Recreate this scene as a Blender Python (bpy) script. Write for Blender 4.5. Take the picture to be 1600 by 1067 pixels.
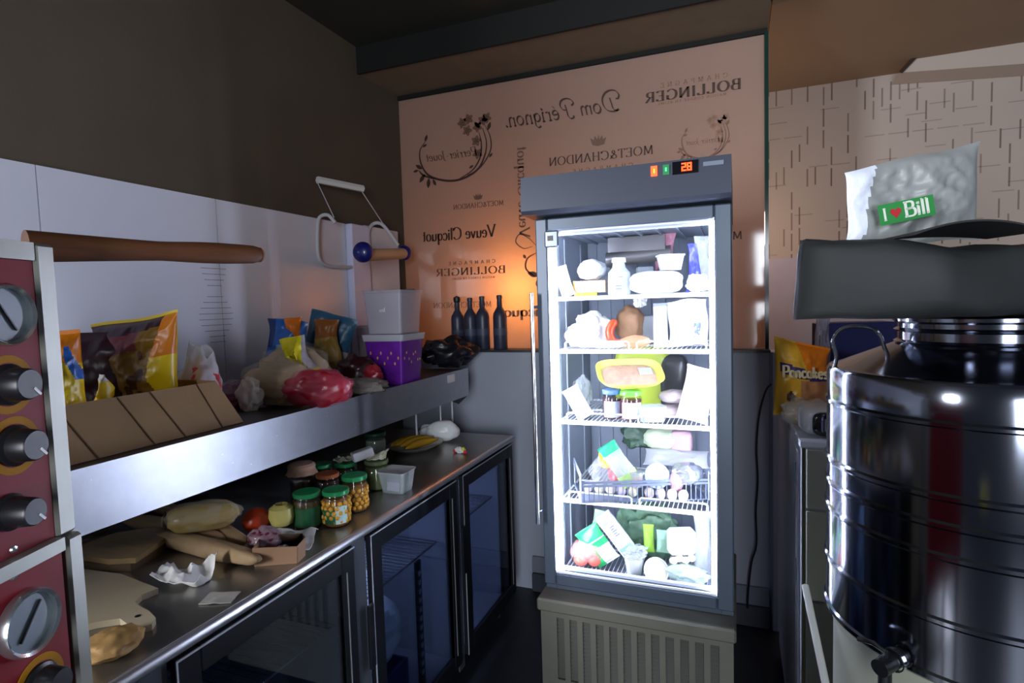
import bpy, math, random
from mathutils import Vector, Matrix, noise
R = math.radians
random.seed(7)
scene = bpy.context.scene
COL = scene.collection
for o_ in list(bpy.data.objects): bpy.data.objects.remove(o_)

# ------------------------------------------------------------------ camera
FPX = 897.0
def _n(v): return Vector(v).normalized()
YA = _n((350, 68, -FPX)); XA = Vector((2293, 12, FPX)); XA = (XA - YA * XA.dot(YA)).normalized(); ZA = XA.cross(YA)
ROT = Matrix((XA, YA, ZA))            # world = ROT @ cam
CAM = Vector((0, 0, 1.55))
cd = bpy.data.cameras.new('camera'); cam = bpy.data.objects.new('camera', cd); COL.objects.link(cam)
cd.sensor_width = 36; cd.lens = 36 * FPX / 1600; cd.clip_start = 0.02
cam.matrix_world = Matrix.Translation(CAM) @ ROT.to_4x4()
scene.camera = cam
def ray(px, py): return ROT @ Vector((px - 800, 533.5 - py, -FPX)).normalized()
def onz(px, py, z): d = ray(px, py); return CAM + d * ((z - CAM.z) / d.z)
def onx(px, py, x): d = ray(px, py); return CAM + d * (x / d.x)
def ony(px, py, y): d = ray(px, py); return CAM + d * (y / d.y)
def ond(px, py, dd):
    d = ray(px, py); return CAM + d * (dd / -(ROT.transposed() @ d).z)
def mpp(p): return -(ROT.transposed() @ (Vector(p) - CAM)).z / FPX
YAW = R(21.37)

# ------------------------------------------------------------------ world, lights, exposure
w = bpy.data.worlds.new('world'); scene.world = w; w.use_nodes = True
w.node_tree.nodes['Background'].inputs[0].default_value = (0.30, 0.34, 0.46, 1)
w.node_tree.nodes['Background'].inputs[1].default_value = 0.12
scene.view_settings.view_transform = 'Standard'; scene.view_settings.look = 'None'
scene.view_settings.exposure = 0.25; scene.view_settings.gamma = 1.0
try: scene.view_settings.use_curve_mapping = False
except Exception: pass
def area(name, loc, target, sx, sy, power, col):
    l = bpy.data.lights.new(name, 'AREA'); l.shape = 'RECTANGLE'; l.size = sx; l.size_y = sy; l.energy = power; l.color = col
    o = bpy.data.objects.new(name, l); COL.objects.link(o); o.location = loc
    o.rotation_euler = (Vector(target) - Vector(loc)).to_track_quat('-Z', 'Y').to_euler(); return o
def point(name, loc, power, col, rad=0.05):
    l = bpy.data.lights.new(name, 'POINT'); l.energy = power; l.color = col; l.shadow_soft_size = rad
    o = bpy.data.objects.new(name, l); COL.objects.link(o); o.location = loc; return o
area('unseen_daylight_fill', (0.7, -2.5, 1.5), (-0.5, 1.8, 1.0), 0.9, 1.8, 95.0, (0.86, 0.92, 1.0))  # soft frontal fill standing for unseen daylight behind the camera
area('added_left_fill', (-2.35, -2.2, 1.9), (0.1, 1.9, 0.9), 0.5, 1.3, 130.0, (0.93, 0.95, 1.0))  # unseen fill added from the left to brighten the cabinet side
point('bar_lamp_behind_glass', (-1.10, 3.15, 1.63), 11.0, (1.0, 0.52, 0.15), 0.06)
point('bar_room_lamp', (0.05, 3.70, 1.95), 4.8, (1.0, 0.72, 0.55), 0.10)
point('bar_room_cool_lamp', (1.9, 3.3, 1.9), 2.6, (1.0, 0.86, 0.70), 0.15)

# ------------------------------------------------------------------ materials
def hexc(h):
    h = h.lstrip('#'); c = [int(h[i:i+2], 16) / 255 for i in (0, 2, 4)]
    return tuple((x / 12.92 if x <= .04045 else ((x + .055) / 1.055) ** 2.4) for x in c) + (1,)
MATS = {}
def mat(name, col, rough=.5, metal=0, bump=0, bscale=60, var=.0, vscale=12, alpha=1, spec=.5, coat=0, emit=0, aniso=0, trans=0, stretch=None):
    if name in MATS: return MATS[name]
    m = bpy.data.materials.new(name); m.use_nodes = True; nt = m.node_tree; b = nt.nodes['Principled BSDF']
    c = hexc(col) if isinstance(col, str) else tuple(col)
    b.inputs['Base Color'].default_value = c
    b.inputs['Roughness'].default_value = rough; b.inputs['Metallic'].default_value = metal
    b.inputs['Alpha'].default_value = alpha; b.inputs['Specular IOR Level'].default_value = spec
    b.inputs['Coat Weight'].default_value = coat; b.inputs['Transmission Weight'].default_value = trans
    if emit: b.inputs['Emission Color'].default_value = c; b.inputs['Emission Strength'].default_value = emit
    tc = nt.nodes.new('ShaderNodeTexCoord'); src = tc.outputs['Object']
    if stretch:
        mp = nt.nodes.new('ShaderNodeMapping'); mp.inputs['Scale'].default_value = stretch
        nt.links.new(src, mp.inputs[0]); src = mp.outputs[0]
    if var:
        nz = nt.nodes.new('ShaderNodeTexNoise'); nz.inputs['Scale'].default_value = vscale; nz.inputs['Detail'].default_value = 4
        nt.links.new(src, nz.inputs['Vector'])
        mr = nt.nodes.new('ShaderNodeMapRange'); mr.inputs['To Min'].default_value = 1 - var; mr.inputs['To Max'].default_value = 1 + var
        mr.inputs['From Min'].default_value = .3; mr.inputs['From Max'].default_value = .7
        nt.links.new(nz.outputs['Fac'], mr.inputs['Value'])
        mx = nt.nodes.new('ShaderNodeVectorMath'); mx.operation = 'SCALE'; mx.inputs[0].default_value = c[:3]
        nt.links.new(mr.outputs[0], mx.inputs['Scale']); nt.links.new(mx.outputs[0], b.inputs['Base Color'])
    if bump:
        nz = nt.nodes.new('ShaderNodeTexNoise'); nz.inputs['Scale'].default_value = bscale; nz.inputs['Detail'].default_value = 3
        nt.links.new(src, nz.inputs['Vector'])
        bp = nt.nodes.new('ShaderNodeBump'); bp.inputs['Strength'].default_value = bump; bp.inputs['Distance'].default_value = .004
        nt.links.new(nz.outputs['Fac'], bp.inputs['Height']); nt.links.new(bp.outputs[0], b.inputs['Normal'])
    MATS[name] = m; return m
def glassmat(name, tint=(.9, .95, .97), gloss=.12, rough=.02):
    if name in MATS: return MATS[name]
    m = bpy.data.materials.new(name); m.use_nodes = True; nt = m.node_tree; nt.nodes.clear()
    out = nt.nodes.new('ShaderNodeOutputMaterial'); tr = nt.nodes.new('ShaderNodeBsdfTransparent'); tr.inputs[0].default_value = tint + (1,)
    gl = nt.nodes.new('ShaderNodeBsdfGlossy'); gl.inputs['Roughness'].default_value = rough
    lw = nt.nodes.new('ShaderNodeLayerWeight'); lw.inputs[0].default_value = .25
    mr = nt.nodes.new('ShaderNodeMapRange'); mr.inputs['To Min'].default_value = gloss * .5; mr.inputs['To Max'].default_value = min(1, gloss * 5)
    mx = nt.nodes.new('ShaderNodeMixShader')
    nt.links.new(lw.outputs['Fresnel'], mr.inputs['Value']); nt.links.new(mr.outputs[0], mx.inputs[0])
    nt.links.new(tr.outputs[0], mx.inputs[1]); nt.links.new(gl.outputs[0], mx.inputs[2]); nt.links.new(mx.outputs[0], out.inputs[0])
    MATS[name] = m; return m
def film(name, col='#e8eef0', alpha=.3, rough=.12):
    return mat(name, col, rough, alpha=alpha, spec=.8, bump=.5, bscale=45)

# ------------------------------------------------------------------ geometry builder
def ridged(p, f, o=4):
    s = 0; a = 1; t = 0
    for i in range(o):
        s += a * (1 - abs(2 * noise.noise(p * f + Vector((i * 7.3, i * 3.1, i * 5.7))))); t += a; a *= .5; f *= 2.1
    return s / t
class G:
    def __init__(s): s.v = []; s.f = []; s.m = []
    def add(s, vs, fs, mi=0, M=None):
        b = len(s.v)
        s.v += [(M @ Vector(v)) if M is not None else Vector(v) for v in vs]
        for i, f in enumerate(fs):
            s.f.append([b + k for k in f]); s.m.append(mi[i] if isinstance(mi, list) else mi)
        return s
    def box(s, c, d, mi=0, M=None, bev=0):
        x, y, z = c; a, b_, c_ = d[0] / 2, d[1] / 2, d[2] / 2
        if bev and min(a, b_, c_) > bev:
            # chamfered box: 24 verts
            vs = []; idx = {}
            for sx in (-1, 1):
                for sy in (-1, 1):
                    for sz in (-1, 1):
                        for k in range(3):
                            e = [a, b_, c_]; q = [e[0] - bev, e[1] - bev, e[2] - bev]; q[k] = e[k]
                            idx[(sx, sy, sz, k)] = len(vs); vs.append((x + sx * q[0], y + sy * q[1], z + sz * q[2]))
            fs = []
            for k in range(3):
                o1, o2 = [i for i in range(3) if i != k]
                for sg in (-1, 1):
                    f = []
                    for p, q in ((-1, -1), (1, -1), (1, 1), (-1, 1)):
                        S = [0, 0, 0]; S[k] = sg; S[o1] = p; S[o2] = q; f.append(idx[tuple(S) + (k,)])
                    fs.append(f)
            for k in range(3):
                o1, o2 = [i for i in range(3) if i != k]
                for p in (-1, 1):
                    for q in (-1, 1):
                        S0 = [0, 0, 0]; S0[o1] = p; S0[o2] = q; S1 = list(S0); S0[k] = -1; S1[k] = 1
                        fs.append([idx[tuple(S0) + (o1,)], idx[tuple(S1) + (o1,)], idx[tuple(S1) + (o2,)], idx[tuple(S0) + (o2,)]])
            for S in [(i, j, k) for i in (-1, 1) for j in (-1, 1) for k in (-1, 1)]:
                fs.append([idx[S + (0,)], idx[S + (1,)], idx[S + (2,)]])
            return s.add(vs, fs, mi, M)
        vs = [(x + i * a, y + j * b_, z + k * c_) for i in (-1, 1) for j in (-1, 1) for k in (-1, 1)]
        return s.add(vs, [(0, 1, 3, 2), (4, 6, 7, 5), (0, 4, 5, 1), (2, 3, 7, 6), (0, 2, 6, 4), (1, 5, 7, 3)], mi, M)
    def bb(s, x0, x1, y0, y1, z0, z1, mi=0, bev=0):
        return s.box(((x0 + x1) / 2, (y0 + y1) / 2, (z0 + z1) / 2), (abs(x1 - x0), abs(y1 - y0), abs(z1 - z0)), mi, None, bev)
    def tube(s, pts, r, n=10, mi=0, M=None, cap=True):
        pts = [Vector(p) for p in pts]; vs = []; fs = []; prev = None
        for i, p in enumerate(pts):
            t = ((pts[min(i + 1, len(pts) - 1)] - pts[max(i - 1, 0)])).normalized()
            if prev is None:
                u = t.cross(Vector((0, 0, 1))); u = u if u.length > .01 else t.cross(Vector((1, 0, 0)))
            else: u = prev - t * prev.dot(t)
            u.normalize(); prev = u; v = t.cross(u); rr = r[i] if isinstance(r, (list, tuple)) else r
            for k in range(n):
                a = 2 * math.pi * k / n; vs.append(p + (u * math.cos(a) + v * math.sin(a)) * rr)
        for i in range(len(pts) - 1):
            for k in range(n): fs.append((i * n + k, i * n + (k + 1) % n, (i + 1) * n + (k + 1) % n, (i + 1) * n + k))
        if cap: fs.append(tuple(range(n))[::-1]); fs.append(tuple((len(pts) - 1) * n + k for k in range(n)))
        return s.add(vs, fs, mi, M)
    def lathe(s, prof, n=32, mi=0, M=None, wob=None):
        vs = []; fs = []; ms = []
        for i, (r, z) in enumerate(prof):
            for k in range(n):
                a = 2 * math.pi * k / n; rr = max(r, 1e-5)
                if wob: rr *= wob(a, z)
                vs.append((rr * math.cos(a), rr * math.sin(a), z))
        for i in range(len(prof) - 1):
            for k in range(n):
                fs.append((i * n + k, i * n + (k + 1) % n, (i + 1) * n + (k + 1) % n, (i + 1) * n + k)); ms.append(mi[i] if isinstance(mi, list) else mi)
        return s.add(vs, fs, ms, M)
    def prism(s, poly, h, mi=0, M=None, z0=0):
        n = len(poly); vs = [(x, y, z0) for x, y in poly] + [(x, y, z0 + h) for x, y in poly]
        fs = [tuple(range(n))[::-1], tuple(range(n, 2 * n))] + [(i, (i + 1) % n, n + (i + 1) % n, n + i) for i in range(n)]
        return s.add(vs, fs, mi, M)
    def pouch(s, wd, h, t, seed=0, crump=.006, freq=14, paint=None, n=26, M=None, seam=.07, p=2.2, taper=0, lean=0, ztop=None):
        """pillow bag standing on its lower seam: x width, z height, y thickness"""
        off = Vector((seed * 3.7, seed * 1.3, seed * 2.1))
        for side in (-1, 1):
            vs = []; fs = []; ms = []
            for j in range(n + 1):
                for i in range(n + 1):
                    u = -1 + 2 * i / n; v = -1 + 2 * j / n
                    fu = max(0, 1 - abs(u) ** p) ** .55; vv = min(1, abs(v) / (1 - seam)) ; fv = max(0, 1 - vv ** (p + .8)) ** .55
                    bul = fu * fv
                    x = wd / 2 * u * (1 - .07 * fv * 1) * (1 - taper * (v + 1) / 2); z = h / 2 * (v + 1)
                    P = Vector((x, 0, z)) + off
                    edge = (1 - abs(u) ** 6) * (1 - abs(v) ** 6)
                    y = side * t / 2 * bul + crump * (ridged(P + Vector((0, side * .5, 0)), freq) - .6) * 2 * (.25 + bul) * (side if edge else 0) * edge
                    x += crump * 1.2 * noise.noise(P * freq * .7); z += crump * 1.2 * noise.noise(P * freq * .7 + Vector((9, 9, 9)))
                    if ztop: z += ztop(u) * (v + 1) / 2
                    y += lean * z
                    vs.append((x, y, z))
            for j in range(n):
                for i in range(n):
                    a = j * (n + 1) + i; f = (a, a + 1, a + n + 2, a + n + 1)
                    fs.append(f if side < 0 else f[::-1])
                    ms.append(paint((i + .5) / n * 2 - 1, (j + .5) / n, side) if paint else 0)
            s.add(vs, fs, ms, M)
        return s
    def blob(s, rx, ry, rz, seed=0, amp=.12, freq=3, e=2.0, flat=.0, mi=0, paint=None, M=None, nu=40, nv=24, tuft=0):
        """crumpled lump resting on z=0"""
        vs = []; fs = []; ms = []; off = Vector((seed * 5.1, seed * 2.9, seed * 1.7))
        def sp(c, k): return math.copysign(abs(c) ** k, c)
        for j in range(nv + 1):
            ph = -math.pi / 2 + math.pi * j / nv
            for i in range(nu):
                th = 2 * math.pi * i / nu; k = 2 / e
                d = Vector((sp(math.cos(ph), k) * sp(math.cos(th), k), sp(math.cos(ph), k) * sp(math.sin(th), k), sp(math.sin(ph), k)))
                q = 1 + amp * (.9 * noise.noise(d * freq * .8 + off) * 1.4 + (ridged(d + off, freq * .8, 3) - .6) * 1.1)
                if tuft and d.z > .75: q += tuft * (d.z - .75) * 4 * (.6 + .6 * noise.noise(d * 6 + off))
                z = rz + rz * d.z * q; z = max(z, flat * rz * .1 if z < 0 else z)
                vs.append((rx * d.x * q, ry * d.y * q, max(z, 0)))
        for j in range(nv):
            for i in range(nu):
                fs.append((j * nu + i, j * nu + (i + 1) % nu, (j + 1) * nu + (i + 1) % nu, (j + 1) * nu + i))
                ms.append(paint(i / nu, (j + .5) / nv) if paint else mi)
        return s.add(vs, fs, ms, M)
    def sheet(s, wd, dp, fn, nx=24, ny=16, th=.0015, mi=0, M=None):
        """thin draped sheet z=fn(u,v)"""
        vs = []; fs = []
        for t in (0, 1):
            for j in range(ny + 1):
                for i in range(nx + 1):
                    u = i / nx * 2 - 1; v = j / ny * 2 - 1; q = fn(u, v)
                    if isinstance(q, tuple): vs.append((q[0], q[1], q[2] + t * th))
                    else: vs.append((u * wd / 2, v * dp / 2, q + t * th))
        N = (nx + 1) * (ny + 1)
        for j in range(ny):
            for i in range(nx):
                a = j * (nx + 1) + i; fs.append((a, a + nx + 1, a + nx + 2, a + 1)); fs.append((N + a, N + a + 1, N + a + nx + 2, N + a + nx + 1))
        ring = [i for i in range(nx + 1)] + [j * (nx + 1) + nx for j in range(1, ny + 1)] + [ny * (nx + 1) + i for i in range(nx - 1, -1, -1)] + [j * (nx + 1) for j in range(ny - 1, 0, -1)]
        for k in range(len(ring)):
            a, b = ring[k], ring[(k + 1) % len(ring)]; fs.append((a, b, N + b, N + a))
        return s.add(vs, fs, mi, M)

def RZ(a): return Matrix.Rotation(a, 4, 'Z')
def RX(a): return Matrix.Rotation(a, 4, 'X')
def RY(a): return Matrix.Rotation(a, 4, 'Y')
def T(x, y=0, z=0): return Matrix.Translation(Vector((x, y, z)))
def SC(x, y, z): return Matrix.Diagonal((x, y, z, 1))

def mk(name, g, mats, parent=None, smooth=None, label=None, cat=None, group=None, kind=None, M=None, angle=35):
    me = bpy.data.meshes.new(name); me.from_pydata([tuple(v) for v in g.v], [], g.f)
    if not isinstance(mats, (list, tuple)): mats = [mats]
    for m in mats: me.materials.append(m)
    me.polygons.foreach_set('material_index', [min(i, len(mats) - 1) for i in g.m])
    me.update(); me.validate()
    import bmesh
    bm = bmesh.new(); bm.from_mesh(me); bmesh.ops.remove_doubles(bm, verts=bm.verts, dist=1e-6); bmesh.ops.recalc_face_normals(bm, faces=bm.faces)
    if smooth is not False:
        for f in bm.faces: f.smooth = True
        for e in bm.edges:
            if len(e.link_faces) == 2 and e.calc_face_angle(0) > R(angle if smooth is None else 180): e.smooth = False
    bm.to_mesh(me); bm.free()
    o = bpy.data.objects.new(name, me); COL.objects.link(o)
    if parent is not None: o.parent = parent
    if M is not None: o.matrix_local = M
    tag(o, label, cat, group, kind); return o
def split(name, g, mats, parent=None, **k):
    par = list(range(len(g.v)))
    def find(a):
        while par[a] != a: par[a] = par[par[a]]; a = par[a]
        return a
    for f in g.f:
        for v in f[1:]: par[find(v)] = find(f[0])
    comps = {}
    for i, f in enumerate(g.f): comps.setdefault(find(f[0]), []).append(i)
    out = []
    for fi in comps.values():
        h = G(); mp = {}
        for i in fi:
            for v in g.f[i]:
                if v not in mp: mp[v] = len(h.v); h.v.append(g.v[v])
            h.f.append([mp[v] for v in g.f[i]]); h.m.append(g.m[i])
        out.append(mk(name, h, mats, parent, **k))
    return out
def tag(o, label=None, cat=None, group=None, kind=None):
    if label: o['label'] = label
    if cat: o['category'] = cat
    if group: o['group'] = group
    if kind: o['kind'] = kind
    return o
def thing(name, label, cat, M, group=None):
    o = bpy.data.objects.new(name, None); COL.objects.link(o); o.empty_display_size = .05; o.matrix_world = M
    return tag(o, label, cat, group)
def struct(name, g, m, **k): return mk(name, g, m, kind='structure', **k)
def place(p, rz=YAW, tilt=None):
    M = T(*p) @ RZ(rz)
    return M @ tilt if tilt is not None else M

# ------------------------------------------------------------------ pen lettering
def cr(pts, seg=7):
    if len(pts) < 3: return [Vector(p) for p in pts]
    P = [Vector(p) for p in pts]; P = [P[0] * 2 - P[1]] + P + [P[-1] * 2 - P[-2]]; out = []
    for i in range(1, len(P) - 2):
        for k in range(seg):
            t = k / seg; a, b, c, d = P[i-1], P[i], P[i+1], P[i+2]
            out.append(.5 * ((2 * b) + (c - a) * t + (2*a - 5*b + 4*c - d) * t*t + (3*b - a - 3*c + d) * t**3))
    out.append(P[-2]); return out
L = lambda *a: ('l', [(a[i], a[i+1]) for i in range(0, len(a), 2)])
Cv = lambda *a: ('c', [(a[i], a[i+1]) for i in range(0, len(a), 2)])
def ell(cx, cy, rx, ry, a0=0, a1=360, n=14): return ('c', [(cx + rx * math.cos(R(a0 + (a1 - a0) * i / n)), cy + ry * math.sin(R(a0 + (a1 - a0) * i / n))) for i in range(n + 1)])
def sf(x, y, w=.16): return L(x - w / 2, y, x + w / 2, y)
GL = {
 'B': (.72, [L(.14,0,.14,1), Cv(.14,1,.42,1,.55,.9,.55,.66,.42,.53,.14,.53), Cv(.14,.53,.5,.53,.64,.4,.64,.14,.5,0,.14,0), sf(.1,1), sf(.1,0)]),
 'O': (.92, [ell(.46,.5,.38,.5)]),
 'L': (.62, [L(.14,0,.14,1), L(.14,0,.56,0), L(.56,0,.58,.2), sf(.14,1,.22)]),
 'I': (.34, [L(.17,0,.17,1), sf(.17,1,.24), sf(.17,0,.24)]),
 'N': (.86, [L(.14,0,.14,1), L(.14,1,.72,0), L(.72,0,.72,1), sf(.14,0,.2), sf(.72,1,.2), sf(.1,1,.14)]),
 'G': (.88, [('c', [(.78,.82),(.6,.98),(.4,1),(.15,.82),(.08,.5),(.15,.18),(.4,0),(.62,.02),(.76,.12)]), L(.76,.02,.76,.42), sf(.74,.42,.22)]),
 'E': (.66, [L(.14,0,.14,1), L(.14,1,.56,1), L(.56,1,.56,.84), L(.14,.52,.46,.52), L(.14,0,.58,0), L(.58,0,.6,.18), sf(.08,1,.12), sf(.08,0,.12)]),
 'R': (.76, [L(.14,0,.14,1), Cv(.14,1,.42,1,.58,.9,.58,.64,.42,.5,.14,.5), L(.36,.5,.68,0), sf(.1,1), sf(.14,0,.22), sf(.68,0,.16)]),
 'C': (.84, [('c', [(.76,.8),(.6,.98),(.4,1),(.15,.82),(.08,.5),(.15,.18),(.4,0),(.62,.02),(.77,.2)]), L(.76,.74,.76,.98)]),
 'H': (.86, [L(.15,0,.15,1), L(.7,0,.7,1), L(.15,.52,.7,.52), sf(.15,1,.22), sf(.15,0,.22), sf(.7,1,.22), sf(.7,0,.22)]),
 'A': (.82, [L(.1,0,.4,1), L(.4,1,.72,0), L(.2,.34,.6,.34), sf(.1,0,.2), sf(.72,0,.22)]),
 'M': (1.0, [L(.14,0,.18,1), L(.18,1,.5,.1), L(.5,.1,.82,1), L(.82,1,.86,0), sf(.14,0,.2), sf(.86,0,.22)]),
 'P': (.68, [L(.14,0,.14,1), Cv(.14,1,.42,1,.58,.9,.58,.6,.42,.46,.14,.46), sf(.1,1), sf(.14,0,.22)]),
 'T': (.74, [L(.37,0,.37,1), L(.06,1,.68,1), L(.06,1,.06,.82), L(.68,1,.68,.82), sf(.37,0,.24)]),
 'D': (.84, [L(.14,0,.14,1), Cv(.14,1,.45,1,.7,.8,.74,.5,.7,.2,.45,0,.14,0), sf(.08,1,.12), sf(.08,0,.12)]),
 '&': (.8, [Cv(.7,.0,.3,.6,.28,.82,.4,.95,.52,.82,.46,.64,.16,.36,.12,.14,.3,0,.5,.08,.66,.4)]),
 'J': (.4, [Cv(.26,1,.26,.1,.16,-.15,.02,-.15), sf(.26,1,.22)]),
 'V': (.8, [L(.08,1,.4,0), L(.4,0,.74,1), sf(.08,1,.22), sf(.74,1,.2)]),
 'a': (.52, [ell(.24,.3,.17,.28), L(.41,.58,.41,.06,.48,0)]),
 'c': (.48, [('c', [(.4,.46),(.32,.58),(.2,.58),(.08,.42),(.08,.18),(.2,0),(.34,.02),(.42,.12)])]),
 'e': (.5, [('c', [(.1,.32),(.4,.34),(.38,.52),(.25,.6),(.12,.5),(.07,.28),(.14,.06),(.28,0),(.42,.1)])]),
 'g': (.54, [ell(.24,.32,.17,.26), ('c', [(.41,.58),(.41,.1),(.4,-.2),(.26,-.34),(.1,-.26)])]),
 'i': (.26, [L(.13,0,.13,.58), ell(.13,.8,.025,.03,n=6), sf(.1,.58,.12), sf(.13,0,.16)]),
 'k': (.5, [L(.1,0,.1,1), L(.1,.25,.38,.58), L(.2,.36,.42,0)]),
 'l': (.26, [L(.13,0,.13,1), sf(.09,1,.1), sf(.13,0,.16)]),
 'm': (.82, [L(.1,0,.1,.58), ('c', [(.1,.42),(.24,.58),(.36,.5),(.38,.3),(.38,0)]), ('c', [(.38,.42),(.52,.58),(.64,.5),(.66,.3),(.66,0)])]),
 'n': (.56, [L(.1,0,.1,.58), ('c', [(.1,.4),(.24,.58),(.38,.52),(.42,.3),(.42,0)]), sf(.1,0,.14), sf(.42,0,.14)]),
 'o': (.54, [ell(.26,.3,.2,.29)]),
 'q': (.56, [ell(.24,.3,.18,.28), L(.42,.6,.42,-.34), sf(.42,-.34,.2)]),
 'r': (.42, [L(.12,0,.12,.58), ('c', [(.12,.36),(.2,.54),(.36,.56)]), sf(.12,0,.18)]),
 's': (.42, [('c', [(.34,.5),(.2,.6),(.08,.48),(.14,.34),(.3,.25),(.34,.1),(.2,0),(.06,.08)])]),
 't': (.36, [('c', [(.14,.85),(.14,.3),(.16,.06),(.28,.02)]), L(.02,.58,.3,.58)]),
 'u': (.56, [('c', [(.1,.58),(.1,.2),(.18,.02),(.3,.02),(.42,.16)]), L(.42,.58,.42,0,.5,0), sf(.07,.58,.12)]),
 'v': (.48, [L(.05,.58,.24,0), L(.24,0,.42,.58)]),
 'y': (.48, [L(.05,.58,.24,0), L(.42,.58,.14,-.3)]),
 'S': (.6, [('c', [(.5,.84),(.36,1),(.14,.9),(.1,.7),(.28,.54),(.48,.38),(.5,.14),(.3,0),(.08,.14)])]),
 'é': (.5, [('c', [(.1,.32),(.4,.34),(.38,.52),(.25,.6),(.12,.5),(.07,.28),(.14,.06),(.28,0),(.42,.1)]), L(.24,.74,.36,.9)]),
 'Ë': (.66, [L(.14,0,.14,1), L(.14,1,.56,1), L(.56,1,.56,.84), L(.14,.52,.46,.52), L(.14,0,.58,0), L(.58,0,.6,.18)]),
 # swash capitals
 '1': (1.0, [('c', [(.42,.86),(.38,.5),(.34,.16),(.18,.02),(.02,.08)]), ('c', [(.08,.02),(.4,-.02),(.7,.12),(.86,.46),(.84,.86),(.62,1.18),(.3,1.3),(.0,1.22),(-.14,.96),(-.06,.74),(.08,.74)])]),
 '2': (.86, [('c', [(.42,.86),(.38,.5),(.36,.14),(.24,-.06),(.06,-.04),(.02,.1)]), ('c', [(.42,.5),(.62,.6),(.72,.86),(.6,1.14),(.3,1.24),(-.0,1.12),(-.1,.88),(.04,.74)])]),
 ' ': (.34, []), '.': (.2, [ell(.1,.04,.03,.03,n=6)]), '-': (.35, [L(.05,.3,.28,.3)]),
}
def pen(g, strokes, org, U, V, s, thick=.11, thin=.035, nib=None, shear=0, mi=0, wsc=1, N=None, lift=0):
    for kind, pts in strokes:
        P = cr(pts) if kind == 'c' else None
        segs = [P] if P else [[Vector(pts[i]), Vector(pts[i+1])] for i in range(len(pts) - 1)]
        for Q in segs:
            vs = []; n = len(Q)
            for i, p in enumerate(Q):
                t = (Q[min(i+1, n-1)] - Q[max(i-1, 0)]); t = t.normalized() if t.length > 1e-9 else Vector((1, 0))
                a = (abs(t.y) if nib is None else abs(t.x * math.sin(nib) - t.y * math.cos(nib)))
                hw = (thin + (thick - thin) * a ** 1.3) / 2; nn = Vector((-t.y, t.x)) * hw
                for sg in (-1, 1):
                    q = p + nn * sg; q = Vector((q.x + shear * q.y, q.y))
                    vs.append(Vector(org) + U * (q.x * s * wsc) + V * (q.y * s) + (N * lift if N else Vector((0, 0, 0))))
            g.add(vs, [(2*i, 2*i+2, 2*i+3, 2*i+1) for i in range(n - 1)], mi)
def strwidth(txt, track=0): return sum(GL[c][0] + track for c in txt)
def write(g, txt, org, U, V, height, width=None, track=0, mi=0, **k):
    W = strwidth(txt, track); wsc = (width / (W * height)) if width else 1; x = 0
    for c in txt:
        pen(g, GL[c][1], Vector(org) + U * (x * height * wsc), U, V, height, mi=mi, wsc=wsc, **k); x += GL[c][0] + track
    return g

# ------------------------------------------------------------------ the room
m_wall = mat('dark_olive_paint', '#564c3f', .85, bump=.15, bscale=120, var=.08, vscale=3)
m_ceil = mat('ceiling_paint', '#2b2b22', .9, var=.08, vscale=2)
m_barceil = mat('bar_ceiling_paint', '#8a7662', .9, var=.05, vscale=2)
m_grey = mat('grey_wall_paint', '#a6acbb', .6, bump=.1, bscale=90, var=.04, vscale=3)
m_floor = mat('dark_floor_tile', '#1b1e26', .45, var=.2, vscale=8)
m_dark = mat('black_plastic', '#15171c', .4)
m_soffit = mat('soffit_paint', '#7a6a56', .85, var=.06)
m_beam = mat('beam_dark_paint', '#0e0e0c', .85)
struct('floor', G().bb(-1.95, 2.6, -2.6, 4.3, -.05, 0), m_floor)
struct('wall_left', G().bb(-1.95, -1.82, -.6, 2.98, 0, 2.9), m_wall)
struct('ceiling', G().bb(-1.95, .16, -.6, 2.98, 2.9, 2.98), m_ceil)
struct('ceiling', G().bb(.16, 2.6, .4, 4.3, 2.88, 2.96), m_barceil)
struct('trim_1', G().bb(-1.82, .14, 2.58, 2.98, 2.77, 2.899, mi=0), m_soffit)
struct('trim_2', G().bb(-1.82, .14, 2.565, 2.58, 2.765, 2.899), m_beam)
# half wall under the printed glass, with plinth
g = G(); g.bb(-1.82, .14, 2.86, 2.98, 0, 1.295)
struct('wall_back', g, m_grey)
struct('trim_3', G().bb(-1.82, .145, 2.85, 2.99, 1.296, 1.308), mat('dark_ledge', '#33343a', .4))
struct('baseboard_back', G().bb(-1.035, .14, 2.83, 2.859, 0, .10, bev=.004), mat('base_grey', '#40444f', .5))
struct('trim_4', G().bb(-1.035, .14, 2.84, 2.859, .101, .19, bev=.004), mat('base_pale', '#7b818f', .5))
# rounded pale end post of the half wall
g = G(); n_ = 14
pl = [(.14, 2.86), (.155, 2.83), (.175, 2.83), (.19, 2.86), (.19, 2.98), (.14, 2.98)]
g.prism(pl, 1.30); struct('trim_5', g, mat('post_white', '#a9b0bf', .35))
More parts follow.
